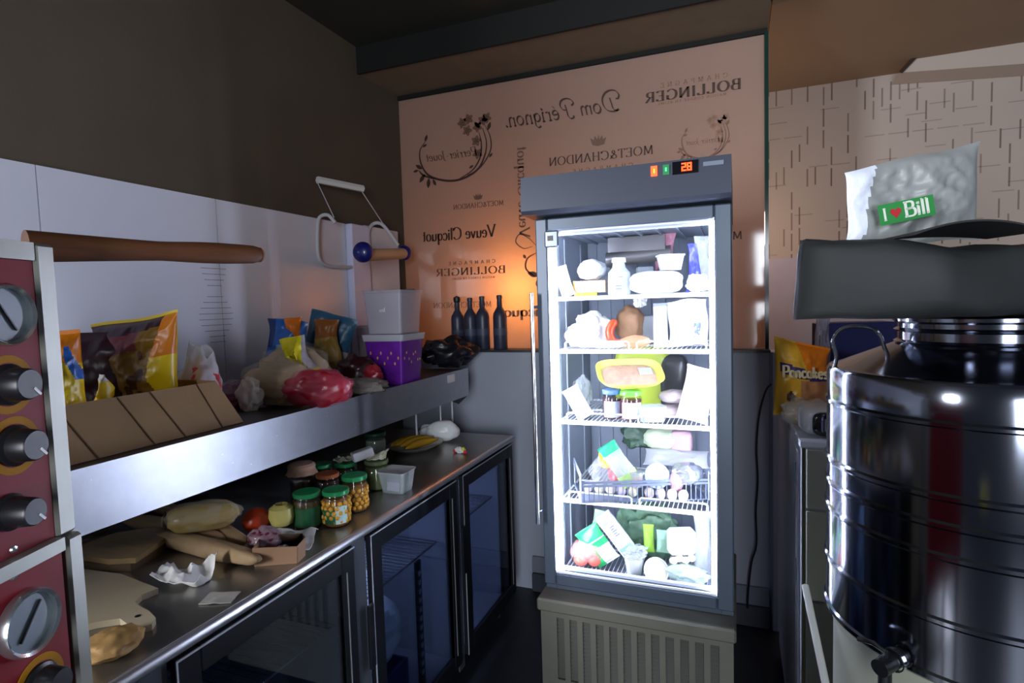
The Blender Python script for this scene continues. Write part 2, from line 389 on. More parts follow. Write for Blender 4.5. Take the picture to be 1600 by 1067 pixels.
# bar room beyond: wallpaper wall
def wallpaper():
    m = bpy.data.materials.new('dash_wallpaper'); m.use_nodes = True; nt = m.node_tree; b = nt.nodes['Principled BSDF']; b.inputs['Roughness'].default_value = .75
    N = nt.nodes.new; Lk = nt.links.new
    tc = N('ShaderNodeTexCoord'); sp = N('ShaderNodeSeparateXYZ'); Lk(tc.outputs['Object'], sp.inputs[0])
    def M(op, a, b_=None, c=None):
        x = N('ShaderNodeMath'); x.operation = op
        for i, q in enumerate((a, b_, c)):
            if q is None: continue
            if isinstance(q, (int, float)): x.inputs[i].default_value = q
            else: Lk(q, x.inputs[i])
        return x.outputs[0]
    def dashes(along, across, sa, sc, wid, thr, seed):
        ci = M('FLOOR', M('MULTIPLY', across, sc)); 
        shift = N('ShaderNodeTexWhiteNoise'); shift.noise_dimensions = '2D'; cb = N('ShaderNodeCombineXYZ'); Lk(ci, cb.inputs[0]); cb.inputs[1].default_value = seed; Lk(cb.outputs[0], shift.inputs['Vector'])
        al = M('ADD', M('MULTIPLY', along, sa), M('MULTIPLY', shift.outputs['Value'], 5.0)); ai = M('FLOOR', al)
        wn = N('ShaderNodeTexWhiteNoise'); wn.noise_dimensions = '3D'; c2 = N('ShaderNodeCombineXYZ'); Lk(ci, c2.inputs[0]); Lk(ai, c2.inputs[1]); c2.inputs[2].default_value = seed; Lk(c2.outputs[0], wn.inputs['Vector'])
        on = M('GREATER_THAN', wn.outputs['Value'], thr)
        fx = M('ABSOLUTE', M('SUBTRACT', M('FRACT', M('MULTIPLY', across, sc)), .5)); inside = M('LESS_THAN', fx, wid)
        fa = M('ABSOLUTE', M('SUBTRACT', M('FRACT', al), .5)); ina = M('LESS_THAN', fa, .42)
        tone = M('MULTIPLY', wn.outputs['Value'], 1.0)
        return M('MULTIPLY', M('MULTIPLY', on, inside), M('MULTIPLY', ina, tone))
    X, Z = sp.outputs[0], sp.outputs[2]
    v = dashes(Z, X, 7.5, 22.0, .10, .62, 1.5); h = dashes(X, Z, 8.0, 20.0, .06, .86, 7.5)
    f = M('MINIMUM', M('ADD', v, M('MULTIPLY', h, .5)), 1.0)
    mx = N('ShaderNodeMix'); mx.data_type = 'RGBA'; mx.inputs[6].default_value = hexc('#b0a59e'); mx.inputs[7].default_value = hexc('#6a564c')
    Lk(M('MULTIPLY', f, .95), mx.inputs[0]); Lk(mx.outputs[2], b.inputs['Base Color']); return m
struct('wall_back_bar', G().bb(-1.95, 2.6, 4.2, 4.3, 1.80, 2.88), wallpaper())
struct('wall_back_bar_lower', G().bb(-1.95, 2.6, 4.19, 4.3, 0, 1.80), mat('bar_tile', '#a8a2b4', .5, var=.04))
struct('wall_left_bar', G().bb(-1.95, -1.82, 2.985, 4.19, 0, 2.9), m_soffit)
struct('ceiling', G().bb(-1.95, .159, 2.985, 4.3, 2.9, 2.98), m_barceil)
g = G(); poly = [(.93, 2.74), (1.06, 2.85), (1.62, 2.85), (1.62, 2.74)]
# pale hood casing on the far wall, sloping end, dark top rim
hood = thing('hood_casing', 'pale boxed hood casing with a sloping end and dark rim high on the patterned wall', 'hood', T(1.3, 4.1, 2.66))
Mx = Matrix(((1, 0, 0, 0), (0, 0, -1, 0), (0, 1, 0, 0), (0, 0, 0, 1)))
q = lambda px, py: (ony(px, py, 3.98).x - 1.3, ony(px, py, 3.98).z - 2.66)
A_ = [q(1408, 112), q(1442, 76), q(1592, 48), q(1640, 86), q(1640, 95)]
mk('casing', G().prism(A_, .20, M=T(0, .095, 0) @ Mx), mat('hood_pale', '#b9aea6', .6), hood)
g = G()
for a, b in ((0, 1), (1, 2)):
    g.tube([(A_[a][0], -.115, A_[a][1]), (A_[b][0], -.115, A_[b][1])], .012, 6)
mk('rim', g, mat('hood_rim', '#3a2a20', .6), hood, label='dark brown rim')

# white wall panelling above the shelf
m_panel = mat('white_gloss_panel', '#dfe2ee', .22, spec=.6, coat=.3, bump=.06, bscale=3)
g = G(); ys = [-.3, 1.03, 1.62, 2.38]
for a, b in zip(ys[:-1], ys[1:]): g.bb(-1.819, -1.80, a + .0015, b - .0015, 1.0, 1.975)
struct('wall_left_panelling', g, m_panel)
struct('trim_6', G().bb(-1.819, -1.765, 2.385, 2.53, 1.28, 1.975, bev=.004), mat('reflection_band_white', '#dcdcf8', .35))  # bright reflected band on the panelling, built as a paler raised strip
struct('trim_7', G().bb(-1.819, -1.79, 2.53, 2.845, 1.28, 1.985, bev=.003), m_panel)
m_back = mat('dark_splashback', '#2b2d33', .35, metal=.3)
struct('trim_8', G().bb(-1.819, -1.812, -.3, 2.845, .9, .999), m_back)
# faint ventilation lines scratched into the panel
g = G()
for i in range(17):
    zz = 1.80 - i * .021 - (.02 if i > 7 else 0); wv = .05 + .10 * math.sin(math.pi * (i % 8 + .5) / 8) * (.6 + .4 * (i > 7))
    yc = onx(338, 490, -1.80).y; g.bb(-1.8005, -1.7985, yc - wv / 2, yc + wv / 2, zz, zz + .0022)
struct('trim_9', g, mat('line_grey', '#8389a2', .5))

# ------------------------------------------------------------------ printed glass screen
YP = 2.845
m_print = bpy.data.materials.new('backlit_print'); m_print.use_nodes = True; nt = m_print.node_tree; nt.nodes.clear()
out = nt.nodes.new('ShaderNodeOutputMaterial'); df = nt.nodes.new('ShaderNodeBsdfDiffuse'); tl = nt.nodes.new('ShaderNodeBsdfTranslucent'); gl = nt.nodes.new('ShaderNodeBsdfGlossy')
df.inputs[0].default_value = hexc('#b9ada6'); tl.inputs[0].default_value = hexc('#efcfb8'); gl.inputs['Roughness'].default_value = .06; gl.inputs[0].default_value = (1, 1, 1, 1)
m1 = nt.nodes.new('ShaderNodeMixShader'); m1.inputs[0].default_value = .6; m2 = nt.nodes.new('ShaderNodeMixShader'); m2.inputs[0].default_value = .05
nt.links.new(df.outputs[0], m1.inputs[1]); nt.links.new(tl.outputs[0], m1.inputs[2]); nt.links.new(m1.outputs[0], m2.inputs[1]); nt.links.new(gl.outputs[0], m2.inputs[2]); nt.links.new(m2.outputs[0], out.inputs[0])
YG = 2.95
scr = thing('glass_screen', 'orange backlit printed glass screen with mirrored wine lettering above the half wall', 'glass screen', T(-.84, YG, 1.31))
o_ = Vector((-.84, YG, 1.31))
def bbp(x0, x1, y0, y1, z0, z1, **k): return G().bb(x0 - o_.x, x1 - o_.x, y0 - o_.y, y1 - o_.y, z0 - o_.z, z1 - o_.z, **k)
mk('pane', bbp(-1.815, .125, YG, YG + .006, 1.31, 2.745), m_print, scr)
mk('frame', bbp(-1.815, .14, YG - .012, YG + .012, 2.746, 2.768), m_beam, scr, label='dark top rail')
mk('edge', bbp(.126, .142, YG - .03, YG + .02, 1.31, 2.745), mat('glass_green_edge', '#12352f', .15), scr, label='dark green glass edge')
mk('side_strip', bbp(-1.815, -1.755, YG - .012, YG - .002, 1.31, 1.66), mat('teal_strip', '#5d7784', .3), scr, label='teal glass strip at the left edge')
U_, V_, N_ = Vector((-1, 0, 0)), Vector((0, 0, 1)), Vector((0, -1, 0))
m_ink = mat('brown_ink', '#432a20', .6); m_ink2 = mat('pale_ink', '#755242', .6); m_ink3 = mat('faint_ink', '#94705e', .7)
YL = YG - .003
def onp(px, py): p = ony(px, py, YL); return p - o_
def pw(name, txt, a, b, hpx, mi=m_ink, track=0, **k):
    A, B = onp(*a), onp(*b); hh = hpx * mpp((A + B) / 2 + o_)
    g = G(); write(g, txt, A, U_, V_, hh, width=(A.x - B.x), track=track, **k)
    mk('lettering', g, mi, scr, smooth=False)
pw('dom', '1om 2érignon.', (968, 172), (790, 198), 24, shear=.18, nib=R(55), thick=.13, thin=.04)
pw('b1', 'BOLLINGER', (1158, 138), (1006, 160), 15, track=.12, thick=.2, thin=.06)
pw('c1', 'CHAMPAGNE', (1137, 120), (1027, 136), 6.5, m_ink3, track=.7, thick=.2, thin=.1)
pw('m1', 'MOËT&CHANDON', (1021, 240), (857, 261), 13, track=.06, thick=.14, thin=.05)
pw('c2', 'CHAMPAGNE', (989, 260), (890, 269), 6, m_ink3, track=.7, thick=.18, thin=.09)
pw('m2', 'MOËT&CHANDON', (787, 320), (708, 327), 7.5, m_ink2, track=.06, thick=.16, thin=.08)
pw('v1', 'Veuve Clicquot', (775, 369), (660, 376), 18, m_ink, thick=.17, thin=.06)
pw('c3', 'CHAMPAGNE', (774, 410), (697, 415), 5, m_ink3, track=.7, thick=.2, thin=.12)
pw('b2', 'BOLLINGER', (790, 426), (680, 432), 11, m_ink2, track=.12, thick=.18, thin=.06)
pw('m3', 'MOËT&CHANDON', (768, 479), (677, 482), 8.5, m_ink3, track=.06, thick=.14, thin=.06)
pw('v2', 'Clicquot', (868, 493), (779, 494), 16, m_ink3, thick=.18, thin=.07)
pw('m4', 'MOËT', (1160, 373), (1105, 378), 12, m_ink2, track=.06, thick=.16, thin=.06)
for (a, b, h) in (((1135, 148), (1027, 165), 3.4), ((773, 434), (706, 438), 3)):
    pw('sm', 'MAISON FONDEE EN REIMS'.replace('F', 'E'), a, b, h, m_ink3, track=.3, thick=.2, thin=.1)
g = G(); A = onp(812, 372); B = onp(812, 228); hh = 17 * mpp(A + o_)
write(g, 'Veuve Clicquot', A, Vector((0, 0, 1)), Vector((1, 0, 0)), hh, width=B.z - A.z, thick=.14, thin=.05)
mk('lettering', g, m_ink2, scr, smooth=False)
def ribbon(g, pts, wpx=2.2):
    P = [onp(*p) for p in pts]; s = 1.0; wv = wpx * mpp(P[0] + o_)
    Q = cr([(p.x, p.z) for p in P]); n = len(Q); vs = []
    for i, p in enumerate(Q):
        t = (Q[min(i+1, n-1)] - Q[max(i-1, 0)]).normalized(); e = wv * (.35 + .65 * math.sin(math.pi * i / (n - 1))) / 2
        for sg in (-1, 1): vs.append((p.x - t.y * e * sg, P[0].y, p.y + t.x * e * sg))
    g.add(vs, [(2*i, 2*i+2, 2*i+3, 2*i+1) for i in range(n - 1)])
def leaf(g, c, ang, ln, wd):
    C0 = onp(*c); s = mpp(C0 + o_); vs = []
    for i in range(9):
        t = i / 8; w_ = math.sin(math.pi * t) * wd * s / 2
        for sg in (-1, 1):
            x = t * ln * s; y = sg * w_; vs.append((C0.x + x * math.cos(ang) - y * math.sin(ang), C0.y, C0.z + x * math.sin(ang) + y * math.cos(ang)))
    g.add(vs, [(2*i, 2*i+2, 2*i+3, 2*i+1) for i in range(8)])
def wreath(cx, cy, sc, inks):
    f = lambda x, y: (cx + x * sc, cy + y * sc)
    g = G()
    ribbon(g, [f(-46, -22), f(-54, -8), f(-52, 12), f(-40, 30), f(-15, 38), f(10, 36), f(35, 22), f(47, 0), f(50, -22), f(44, -44)], 3.4 * sc)
    ribbon(g, [f(5, 37), f(28, 22), f(40, 2), f(42, -20), f(38, -38)], 2.6 * sc)
    ribbon(g, [f(20, 30), f(40, 18), f(56, -8), f(56, -30), f(48, -48)], 2.2 * sc)
    ribbon(g, [f(-30, 36), f(-48, 30), f(-56, 22)], 3 * sc)
    for x, y, a, l in ((-50, 20, 2.6, 14), (-46, 28, 4.0, 16), (-40, 34, 4.6, 16), (-56, 22, 3.3, 10), (-34, 36, 5.2, 12), (-46, -22, 1.2, 12), (-50, -14, .4, 9), (52, -40, 1.2, 14), (40, -44, 2.3, 14), (54, 2, .8, 9), (30, 14, 3.6, 9)):
        leaf(g, f(x, y), a, l * sc, l * .42 * sc)
    mk('emblem', g, inks[0], scr, smooth=False)
    g = G()
    for x, y in ((22, -58), (36, -46), (44, -56), (12, -52), (20, -40), (34, -24), (36, -4), (50, -60)):
        for k in range(5): leaf(g, f(x, y), k * 1.257 + x, 9 * sc, 6 * sc)
    mk('emblem', g, inks[1], scr, smooth=False)
    pw('pj', 'Perrier-Jouët'.replace('ë', 'e'), f(36, -2), f(-44, 6), 13 * sc, inks[1], shear=.15, thick=.14, thin=.06)
wreath(710, 244, 1.0, (m_ink, m_ink2)); wreath(1101, 222, .66, (m_ink2, m_ink3))
def crown(cx, cy, s, m):
    g = G(); f = lambda x, y: onp(cx + x * s, cy + y * s)
    P = [f(-9, 6), f(-13, -5), f(-7, -2), f(-6, -9), f(-1.5, -3), (0, 0), f(0, -12), f(1.5, -3), f(6, -10), f(7, -3), f(12, -7), f(9, 4), f(0, 7)]
    P[5] = f(-1, -6); n = len(P); c = f(0, 2)
    g.add([c] + P, [(0, i + 1, (i + 1) % n + 1) for i in range(n)]); mk('crown_mark', g, m, scr, smooth=False)
crown(935, 221, 1, m_ink2); crown(747, 308, .6, m_ink2)
g = G(); ribbon(g, [(832, 385), (818, 388), (806, 378), (812, 366), (826, 372), (838, 384)], 2)
ribbon(g, [(838, 395), (824, 404), (822, 420), (836, 432)], 3); leaf(g, (824, 426), -.3, 20, 9); leaf(g, (822, 404), 2.2, 8, 5); leaf(g, (838, 438), -1.2, 14, 7)
mk('emblem', g, m_ink2, scr, smooth=False)

# four dark bottles standing on the ledge
m_bot = mat('dark_bottle_glass', '#30364a', .4, spec=.6); m_blab = mat('bottle_label', '#474d62', .5)
BP = [(.0, .0), (.034, .0), (.037, .006), (.037, .195), (.034, .215), (.022, .238), (.0145, .252), (.0135, .30), (.0155, .302), (.0155, .318), (.012, .322), (0, .322)]
for i, (px, sc_, lb) in enumerate(((717, .93, 'leftmost dark wine bottle on the ledge, with a bulbous stopper'), (737, .95, 'second dark wine bottle from the left, on the ledge before the orange screen'), (756, .97, 'third dark wine bottle from the left, nearly touching the second'), (783, .98, 'dark wine bottle standing apart at the right end of the ledge row'))):
    p = ony(px, 541, 2.91); b = thing('wine_bottle', lb, 'bottle', T(p.x, 2.905, 1.3085) @ SC(sc_ * 1.05, sc_ * 1.05, sc_ * .94), 'bottles on the ledge')
    mk('body', G().lathe(BP, 28), m_bot, b, smooth=True if 0 else None)
    mk('label', G().lathe([(.0373, .085), (.0375, .087), (.0375, .125), (.0373, .127)], 28), m_blab, b)
    if i == 0: mk('stopper', G().lathe([(0, .30), (.017, .302), (.021, .318), (.019, .335), (.0, .345)], 20), m_dark, b)

# ------------------------------------------------------------------ upright display fridge
FY = 1.8
fr = thing('display_fridge', 'tall grey upright display fridge with a lit glass door full of food', 'fridge', T(-.32, 2.1, 0))
fo = Vector((-.32, 2.1, 0))
def fb(x0, x1, y0, y1, z0, z1, g=None, mi=0, bev=0): return (g or G()).bb(x0 - fo.x, x1 - fo.x, y0 - fo.y, y1 - fo.y, z0, z1, mi, bev)
m_fr = mat('fridge_grey_metal', '#4b5665', .38, metal=.25, var=.03); m_head = mat('fridge_header', '#3b414f', .4, metal=.2)
m_in = mat('fridge_liner', '#8c96a2', .45); m_kick = mat('fridge_base_grey', '#6d6c62', .55, metal=.3, var=.05)
m_white = mat('white_wire', '#f2f4f8', .4); m_led = mat('led_tube', '#e2e6ff', .5, emit=66.0); m_ledbody = mat('led_housing', '#f0f2fb', .4)
m_chrome = mat('chrome', '#d8dce2', .12, metal=1.0)
g = G(); X0, X1, ZB, ZT, YB = -.622, -.012, .56, 1.83, 2.42
fb(X0, X0 + .035, FY + .055, YB, ZB, ZT, g); fb(X1 - .035, X1, FY + .055, YB, ZB, ZT, g); fb(X0 + .036, X1 - .036, YB - .03, YB, ZB, ZT, g)
fb(X0 + .036, X1 - .036, FY + .055, YB - .031, ZT - .03, ZT, g); fb(X0 + .036, X1 - .036, FY + .055, YB - .031, ZB, ZB + .03, g)
mk('cabinet', g, m_fr, fr)
g = G(); xi0, xi1 = X0 + .037, X1 - .037
fb(xi0, xi0 + .004, FY + .06, YB - .035, .592, 1.798, g); fb(xi1 - .004, xi1, FY + .06, YB - .035, .592, 1.798, g)
fb(xi0 + .005, xi1 - .005, YB - .036, YB - .032, .592, 1.798, g); fb(xi0, xi1, FY + .06, YB - .04, 1.795, 1.799, g); fb(xi0, xi1, FY + .06, YB - .04, .591, .596, g)
for i in range(9): fb(xi0 + .03 + i * .055, xi0 + .045 + i * .055, YB - .045, YB - .036, .60, 1.79, g)
for i in range(7): fb(xi0 + .05 + i * .07, xi0 + .056 + i * .07, FY + .08, YB - .06, 1.786, 1.795, g)
for sx in (xi0 + .005, xi1 - .010):
    for yy in (1.92, 2.02, 2.25): fb(sx, sx + .005, yy, yy + .02, .60, 1.78, g)
mk('liner', g, m_in, fr)
for sx in (xi0 + .0055, xi1 - .0115):
    g = G(); fb(sx, sx + .006, 1.8871, 1.897, .60, 1.78, g)
    for i in range(90): fb(sx, sx + .006, 1.879, 1.887, .605 + i * .013, .612 + i * .013, g)
    mk('shelf_rail', g, m_white, fr)
# header
P2 = [(-.05, 1.834), (-.06, 1.845), (-.052, 1.952), (-.03, 1.956), (.62, 1.956), (.62, 1.834)]
Myz = lambda x: T(x) @ Matrix(((0, 0, 1, 0), (1, 0, 0, 0), (0, 1, 0, 0), (0, 0, 0, 1)))
hd = mk('header', G().prism([(a + 1.8 - fo.y, b) for a, b in P2], .628, M=Myz(-.638 - fo.x)), m_head, fr)
fb_ = lambda x0, x1, z0, z1, d, mi=0, g=None: (g or G()).bb(x0 - fo.x, x1 - fo.x, 1.745 - d - fo.y, 1.746 + .006 - fo.y, z0, z1, mi)
mk('switch', fb_(-.230, -.212, 1.912, 1.941, .004), mat('orange_lit_switch', '#ff4a12', .4, emit=2.2), hd, label='glowing orange rocker switch')
mk('switch', fb_(-.196, -.178, 1.912, 1.941, .004), mat('green_lit_switch', '#0a6a3a', .4, emit=.5), hd, label='glowing green rocker switch')
g = fb_(-.222, -.219, 1.921, 1.932, .006); mk('switch_lamp', g, mat('yellow_lamp', '#ffb030', .4, emit=4), hd)
g = fb_(-.189, -.185, 1.922, 1.932, .006); mk('switch_lamp', g, mat('green_lamp', '#40ff80', .4, emit=2), hd)
disp = fb_(-.169, -.098, 1.910, 1.946, .003)
mk('display', disp, mat('display_black', '#0a0c12', .15), hd)
g = G()
def seg7(g, x, z, s, segs):
    S = {'a': (0, 1, .5, 0), 'g': (0, .5, .5, 0), 'd': (0, 0, .5, 0), 'f': (0, .5, 0, .5), 'b': (.5, .5, 0, .5), 'e': (0, 0, 0, .5), 'c': (.5, 0, 0, .5)}
    for c in segs:
        a, b, w_, h_ = S[c]; x0 = x + a * s; z0 = z + b * s; t = .0018
        g.bb(x0 - t - fo.x, x0 + w_ * s + t - fo.x, 1.739 - fo.y, 1.741 - fo.y, z0 - t, z0 + h_ * s + t)
seg7(g, -.142, 1.919, .019, 'abged'); seg7(g, -.127, 1.919, .019, 'abcdefg'); mk('digits', g, mat('orange_digits', '#ff3c10', .4, emit=5), hd, label='glowing orange display digits')
mk('badge', fb_(-.085, -.030, 1.925, 1.937, .002), mat('badge_grey', '#6f7a8c', .3), hd)
# door: frame with opening, lens strips, glass, handle, lock
door = mk('door', None or (lambda g: (fb(-.612, -.572, FY, FY + .05, .60, 1.825, g, bev=.004), fb(-.058, -.010, FY, FY + .05, .60, 1.825, g, bev=.004), fb(-.571, -.059, FY, FY + .05, 1.785, 1.825, g, bev=.004), fb(-.571, -.059, FY, FY + .05, .60, .640, g, bev=.004), g)[-1])(G()), m_fr, fr)
g = G(); fb(-.570, -.556, FY + .022, FY + .045, .642, 1.783, g); fb(-.074, -.060, FY + .022, FY + .045, .642, 1.783, g)
split('led_strip', g, m_led, door, label='bright white light strip')
g = G(); fb(-.555, -.075, FY + .03, FY + .045, 1.772, 1.784, g); fb(-.555, -.075, FY + .03, FY + .045, .642, .652, g); fb(-.571, -.0595, FY + .006, FY + .012, .641, .647, g); fb(-.571, -.0595, FY + .006, FY + .012, 1.778, 1.784, g)
split('gasket', g, mat('gasket_white', '#e4e9f2', .4), door)
mk('glass', fb(-.571, -.059, FY + .012, FY + .018, .640, 1.785), glassmat('door_glass', (.96, .98, 1), .03), door)
g = G(); g.tube([(-.618 - fo.x, FY - .035 - fo.y, .82), (-.618 - fo.x, FY - .035 - fo.y, 1.585)], .007, 12)
for z in (.86, 1.54): g.tube([(-.617 - fo.x, FY - .035 - fo.y, z), (-.605 - fo.x, FY + .003 - fo.y, z)], .005, 8)
mk('handle', g, m_chrome, door, label='slim chrome bar handle')
g = G(); fb(-.578, -.530, FY - .012, FY - .001, 1.730, 1.785, g, bev=.005)
lk = mk('lock', g, mat('lock_grey', '#6c7480', .3, metal=.5), door)
mk('keyhole', fb(-.566, -.548, FY - .014, FY - .012, 1.752, 1.768), m_dark, lk)
# base: ledge and slotted grille
g = G(); fb(-.636, -.004, FY - .022, FY + .55, .512, .555, g, bev=.006)
mk('base_ledge', g, m_kick, fr)
g = G(); xs = []
for i in range(12):
    x = -.572 + i * (.565 - .045) / 11.6; xs.append(x)
fb(-.628, -.012, FY - .002, FY + .006, .03, .270, g); fb(-.628, -.012, FY - .002, FY + .006, .488, .511, g)
e = [-.628] + xs + [-.012]
for i in range(13):
    a = e[0] if i == 0 else xs[i - 1] + .026
    b = xs[i] if i < 12 else -.012
    fb(a, b, FY - .002, FY + .006, .2701, .4879, g)
gp = mk('base_panel', g, m_kick, fr)
g = G()
for x in xs:
    for k in range(16):
        z = .272 + k * .0136
        g.box((x + .013 - fo.x, FY + .006 - fo.y, z + .006), (.026, .002, .0115), 0, T(0, 0, 0) @ T(x + .013 - fo.x, FY + .006 - fo.y, z + .006) @ RX(R(-38)) @ T(-(x + .013 - fo.x), -(FY + .006 - fo.y), -(z + .006)))
mk('louvre', g, mat('louvre_dark', '#4c4c46', .55, metal=.3), gp)
g = G(); fb(-.62, -.02, FY + .03, FY + .54, .04, .51, g)
mk('compressor_housing', g, m_dark, fr)
g = G()
for x in (-.60, -.04):
    for y in (FY + .05, FY + .5): g.lathe([(0, 0), (.02, 0), (.02, .03), (.008, .03), (.008, .04), (0, .04)], 12, M=T(x - fo.x, y - fo.y))
split('foot', g, m_dark, fr)
# evaporator fan unit under the ceiling
g = G(); g.tube([(-.46 - fo.x, 2.2 - fo.y, 1.71), (-.22 - fo.x, 2.2 - fo.y, 1.725)], .028, 16); g.bb(-.45 - fo.x, -.24 - fo.x, 2.17 - fo.y, 2.36 - fo.y, 1.735, 1.79)
mk('cooling_unit', g, mat('unit_grey', '#7f7c7c', .3, metal=.5), fr)
# wire shelves
def wire_shelf(z, solid=False, guard=True):
    g = G(); y0, y1 = 1.90, 2.34; a0, a1 = xi0 + .014, xi1 - .014
    for y in (y0, y1, (y0 + y1) / 2): g.tube([(a0 - fo.x, y - fo.y, z - .004), (a1 - fo.x, y - fo.y, z - .004)], .0035, 8)
    g.bb(a0 - fo.x, a1 - fo.x, y0 - .008 - fo.y, y0 - .004 - fo.y, z - .014, z - .0005)
    for x in (a0, a1): g.tube([(x - fo.x, y0 - fo.y, z - .004), (x - fo.x, y1 - fo.y, z - .004)], .0035, 8)
    n = 34
    for i in range(1, n): x = a0 + (a1 - a0) * i / n; g.tube([(x - fo.x, y0 - fo.y, z - .0015), (x - fo.x, y1 - fo.y, z - .0015)], .0014, 5, cap=False)
    sh = mk('shelf', g, m_white, fr)
    if guard:
        for (b0, b1) in ((a0 + .025, (a0 + a1) / 2 - .012), ((a0 + a1) / 2 + .014, a1 - .025)):
            h = .026; y = y0 - .006 - fo.y
            mk('guard_rail', G().tube([(b0 - fo.x, y, z), (b0 - fo.x, y, z + h * .8), (b0 + .006 - fo.x, y, z + h), (b1 - .006 - fo.x, y, z + h), (b1 - fo.x, y, z + h * .8), (b1 - fo.x, y, z)], .0028, 8), m_white, sh)
ZS = [1.572, 1.392, 1.147, .870, .610]
for i, z in enumerate(ZS): wire_shelf(z, guard=i in (1, 2, 3))

# ------------------------------------------------------------------ counter with three glass doors
m_steel = mat('brushed_steel', '#c4c7cd', .36, metal=1.0, bump=.05, bscale=40, stretch=(60, 2, 2), var=.04)
m_steeltop = mat('worn_steel_top', '#a5a39e', .32, metal=.9, var=.12, vscale=5, bump=.05, bscale=30)
m_cdark = mat('counter_dark_frame', '#16191f', .35); m_cgrey = mat('counter_post_grey', '#555a62', .4, metal=.4)
m_cin = mat('counter_liner', '#aab0c0', .5)
ct = thing('refrigerated_counter', 'long stainless refrigerated counter with dark framed glass doors along the left wall', 'counter', T(-1.43, 1.4, 0))
co = Vector((-1.43, 1.4, 0))
def cb(x0, x1, y0, y1, z0, z1, g=None, mi=0, bev=0): return (g or G()).bb(x0 - co.x, x1 - co.x, y0 - co.y, y1 - co.y, z0, z1, mi, bev)
g = G(); cb(-1.80, -1.045, .42, 2.632, .872, .900, g, bev=.004)
mk('worktop', g, m_steeltop, ct)
mk('front_edge', G().tube([(-1.0445 - co.x, .42 - co.y, .886), (-1.0445 - co.x, 2.632 - co.y, .886)], .0135, 16), mat('bright_edge_steel', '#d3d6dc', .3, metal=.85), ct, label='bright rounded steel front edge')
g = G(); cb(-1.80, -1.795, .43, 2.62, .06, .871, g); cb(-1.794, -1.07, 2.60, 2.622, .06, .871, g); cb(-1.794, -1.07, .43, .45, .06, .871, g); cb(-1.794, -1.07, .451, 2.599, .06, .09, g); cb(-1.10, -1.062, .451, 2.599, .842, .871, g)
mk('body', g, m_cdark, ct)
g = G(); cb(-1.794, -1.785, .452, 2.598, .091, .841, g); cb(-1.784, -1.10, .452, 2.598, .091, .098, g); cb(-1.784, -1.11, .452, 2.598, .83, .84, g)
for y in (.74, 1.385, 2.03, 2.585): cb(-1.784, -1.11, y - .006, y + .006, .099, .829, g)
mk('liner', g, m_cin, ct)
for (y0, y1) in ((.70, .765), (1.352, 1.417), (2.006, 2.052)):
    mk('post', cb(-1.062, -1.056, y0, y1, .06, .871), m_cgrey, ct)
DR = ((.772, 1.345), (1.424, 2.000), (2.058, 2.616))
m_dglass = glassmat('counter_glass', (.70, .76, .86), .12, .03)
for k, (y0, y1) in enumerate(DR):
    g = G(); fw = .058
    cb(-1.060, -1.040, y0, y0 + fw, .105, .862, g, bev=.003); cb(-1.060, -1.040, y1 - fw, y1, .105, .862, g, bev=.003)
    cb(-1.060, -1.040, y0 + fw, y1 - fw, .105, .105 + fw, g, bev=.003); cb(-1.060, -1.040, y0 + fw, y1 - fw, .862 - fw, .862, g, bev=.003)
    d = mk('door', g, m_cdark, ct)
    mk('glass', cb(-1.052, -1.048, y0 + fw - .004, y1 - fw + .004, .16, .806), m_dglass, d)
    g = G(); t = .004
    cb(-1.0405, -1.0385, y0, y1, .862 - t, .862, g); cb(-1.0405, -1.0385, y0, y0 + t, .105, .858, g)
    mk('trim', g, mat('trim_pale', '#c4c8d2', .4, metal=.2), d, label='thin bright steel trim')
    mk('handle', cb(-1.040, -1.030, y0 + .004 - .04, y0 - .008, .46, .66, bev=.003), m_dark, d, label='black grip handle')
    mk('gasket_line', cb(-1.0400, -1.0385, y1 - .040, y1 - .036, .16, .80), mat('gasket_grey', '#8d8f92', .4), d)
for y0, y1 in ((.78, 1.36), (1.41, 2.0), (2.06, 2.57)):
    g = G()
    for i in range(26): y = y0 + (y1 - y0) * i / 25; g.tube([(-1.74 - co.x, y - co.y, .60), (-1.14 - co.x, y - co.y, .60)], .0018, 5, cap=False)
    for x in (-1.74, -1.44, -1.14): g.tube([(x - co.x, y0 - co.y, .597), (x - co.x, y1 - co.y, .597)], .004, 6)
    mk('wire_rack', g, m_cgrey, ct)
g = G()
for k in range(6): pass
g = cb(-1.125, -1.115, 1.80, 1.835, .10, .60)
st = mk('shelf_upright', g, m_dark, ct)
g = G()
for k in range(12): cb(-1.114, -1.1125, 1.810, 1.825, .16 + k * .035, .178 + k * .035, g)
mk('slots', g, mat('slot_pale', '#aab4c8', .4), st)
g = G()
for x in (-1.72, -1.12):
    for y in (.5, 1.38, 2.55): g.lathe([(0, 0), (.025, 0), (.025, .02), (.012, .02), (.012, .059), (0, .059)], 10, M=T(x - co.x, y - co.y))
split('foot', g, m_dark, ct)
mk('added_glow_strip', cb(-1.6, -1.3, 2.2, 2.24, .822, .829), mat('cool_fill_glow', '#c0ccf0', .5, emit=36), ct)  # glowing strips added under the top to brighten the counter interior
mk('added_glow_strip', cb(-1.5, -1.2, 1.55, 1.59, .822, .829), mat('cool_fill_glow', '#c0ccf0', .5, emit=36), ct)
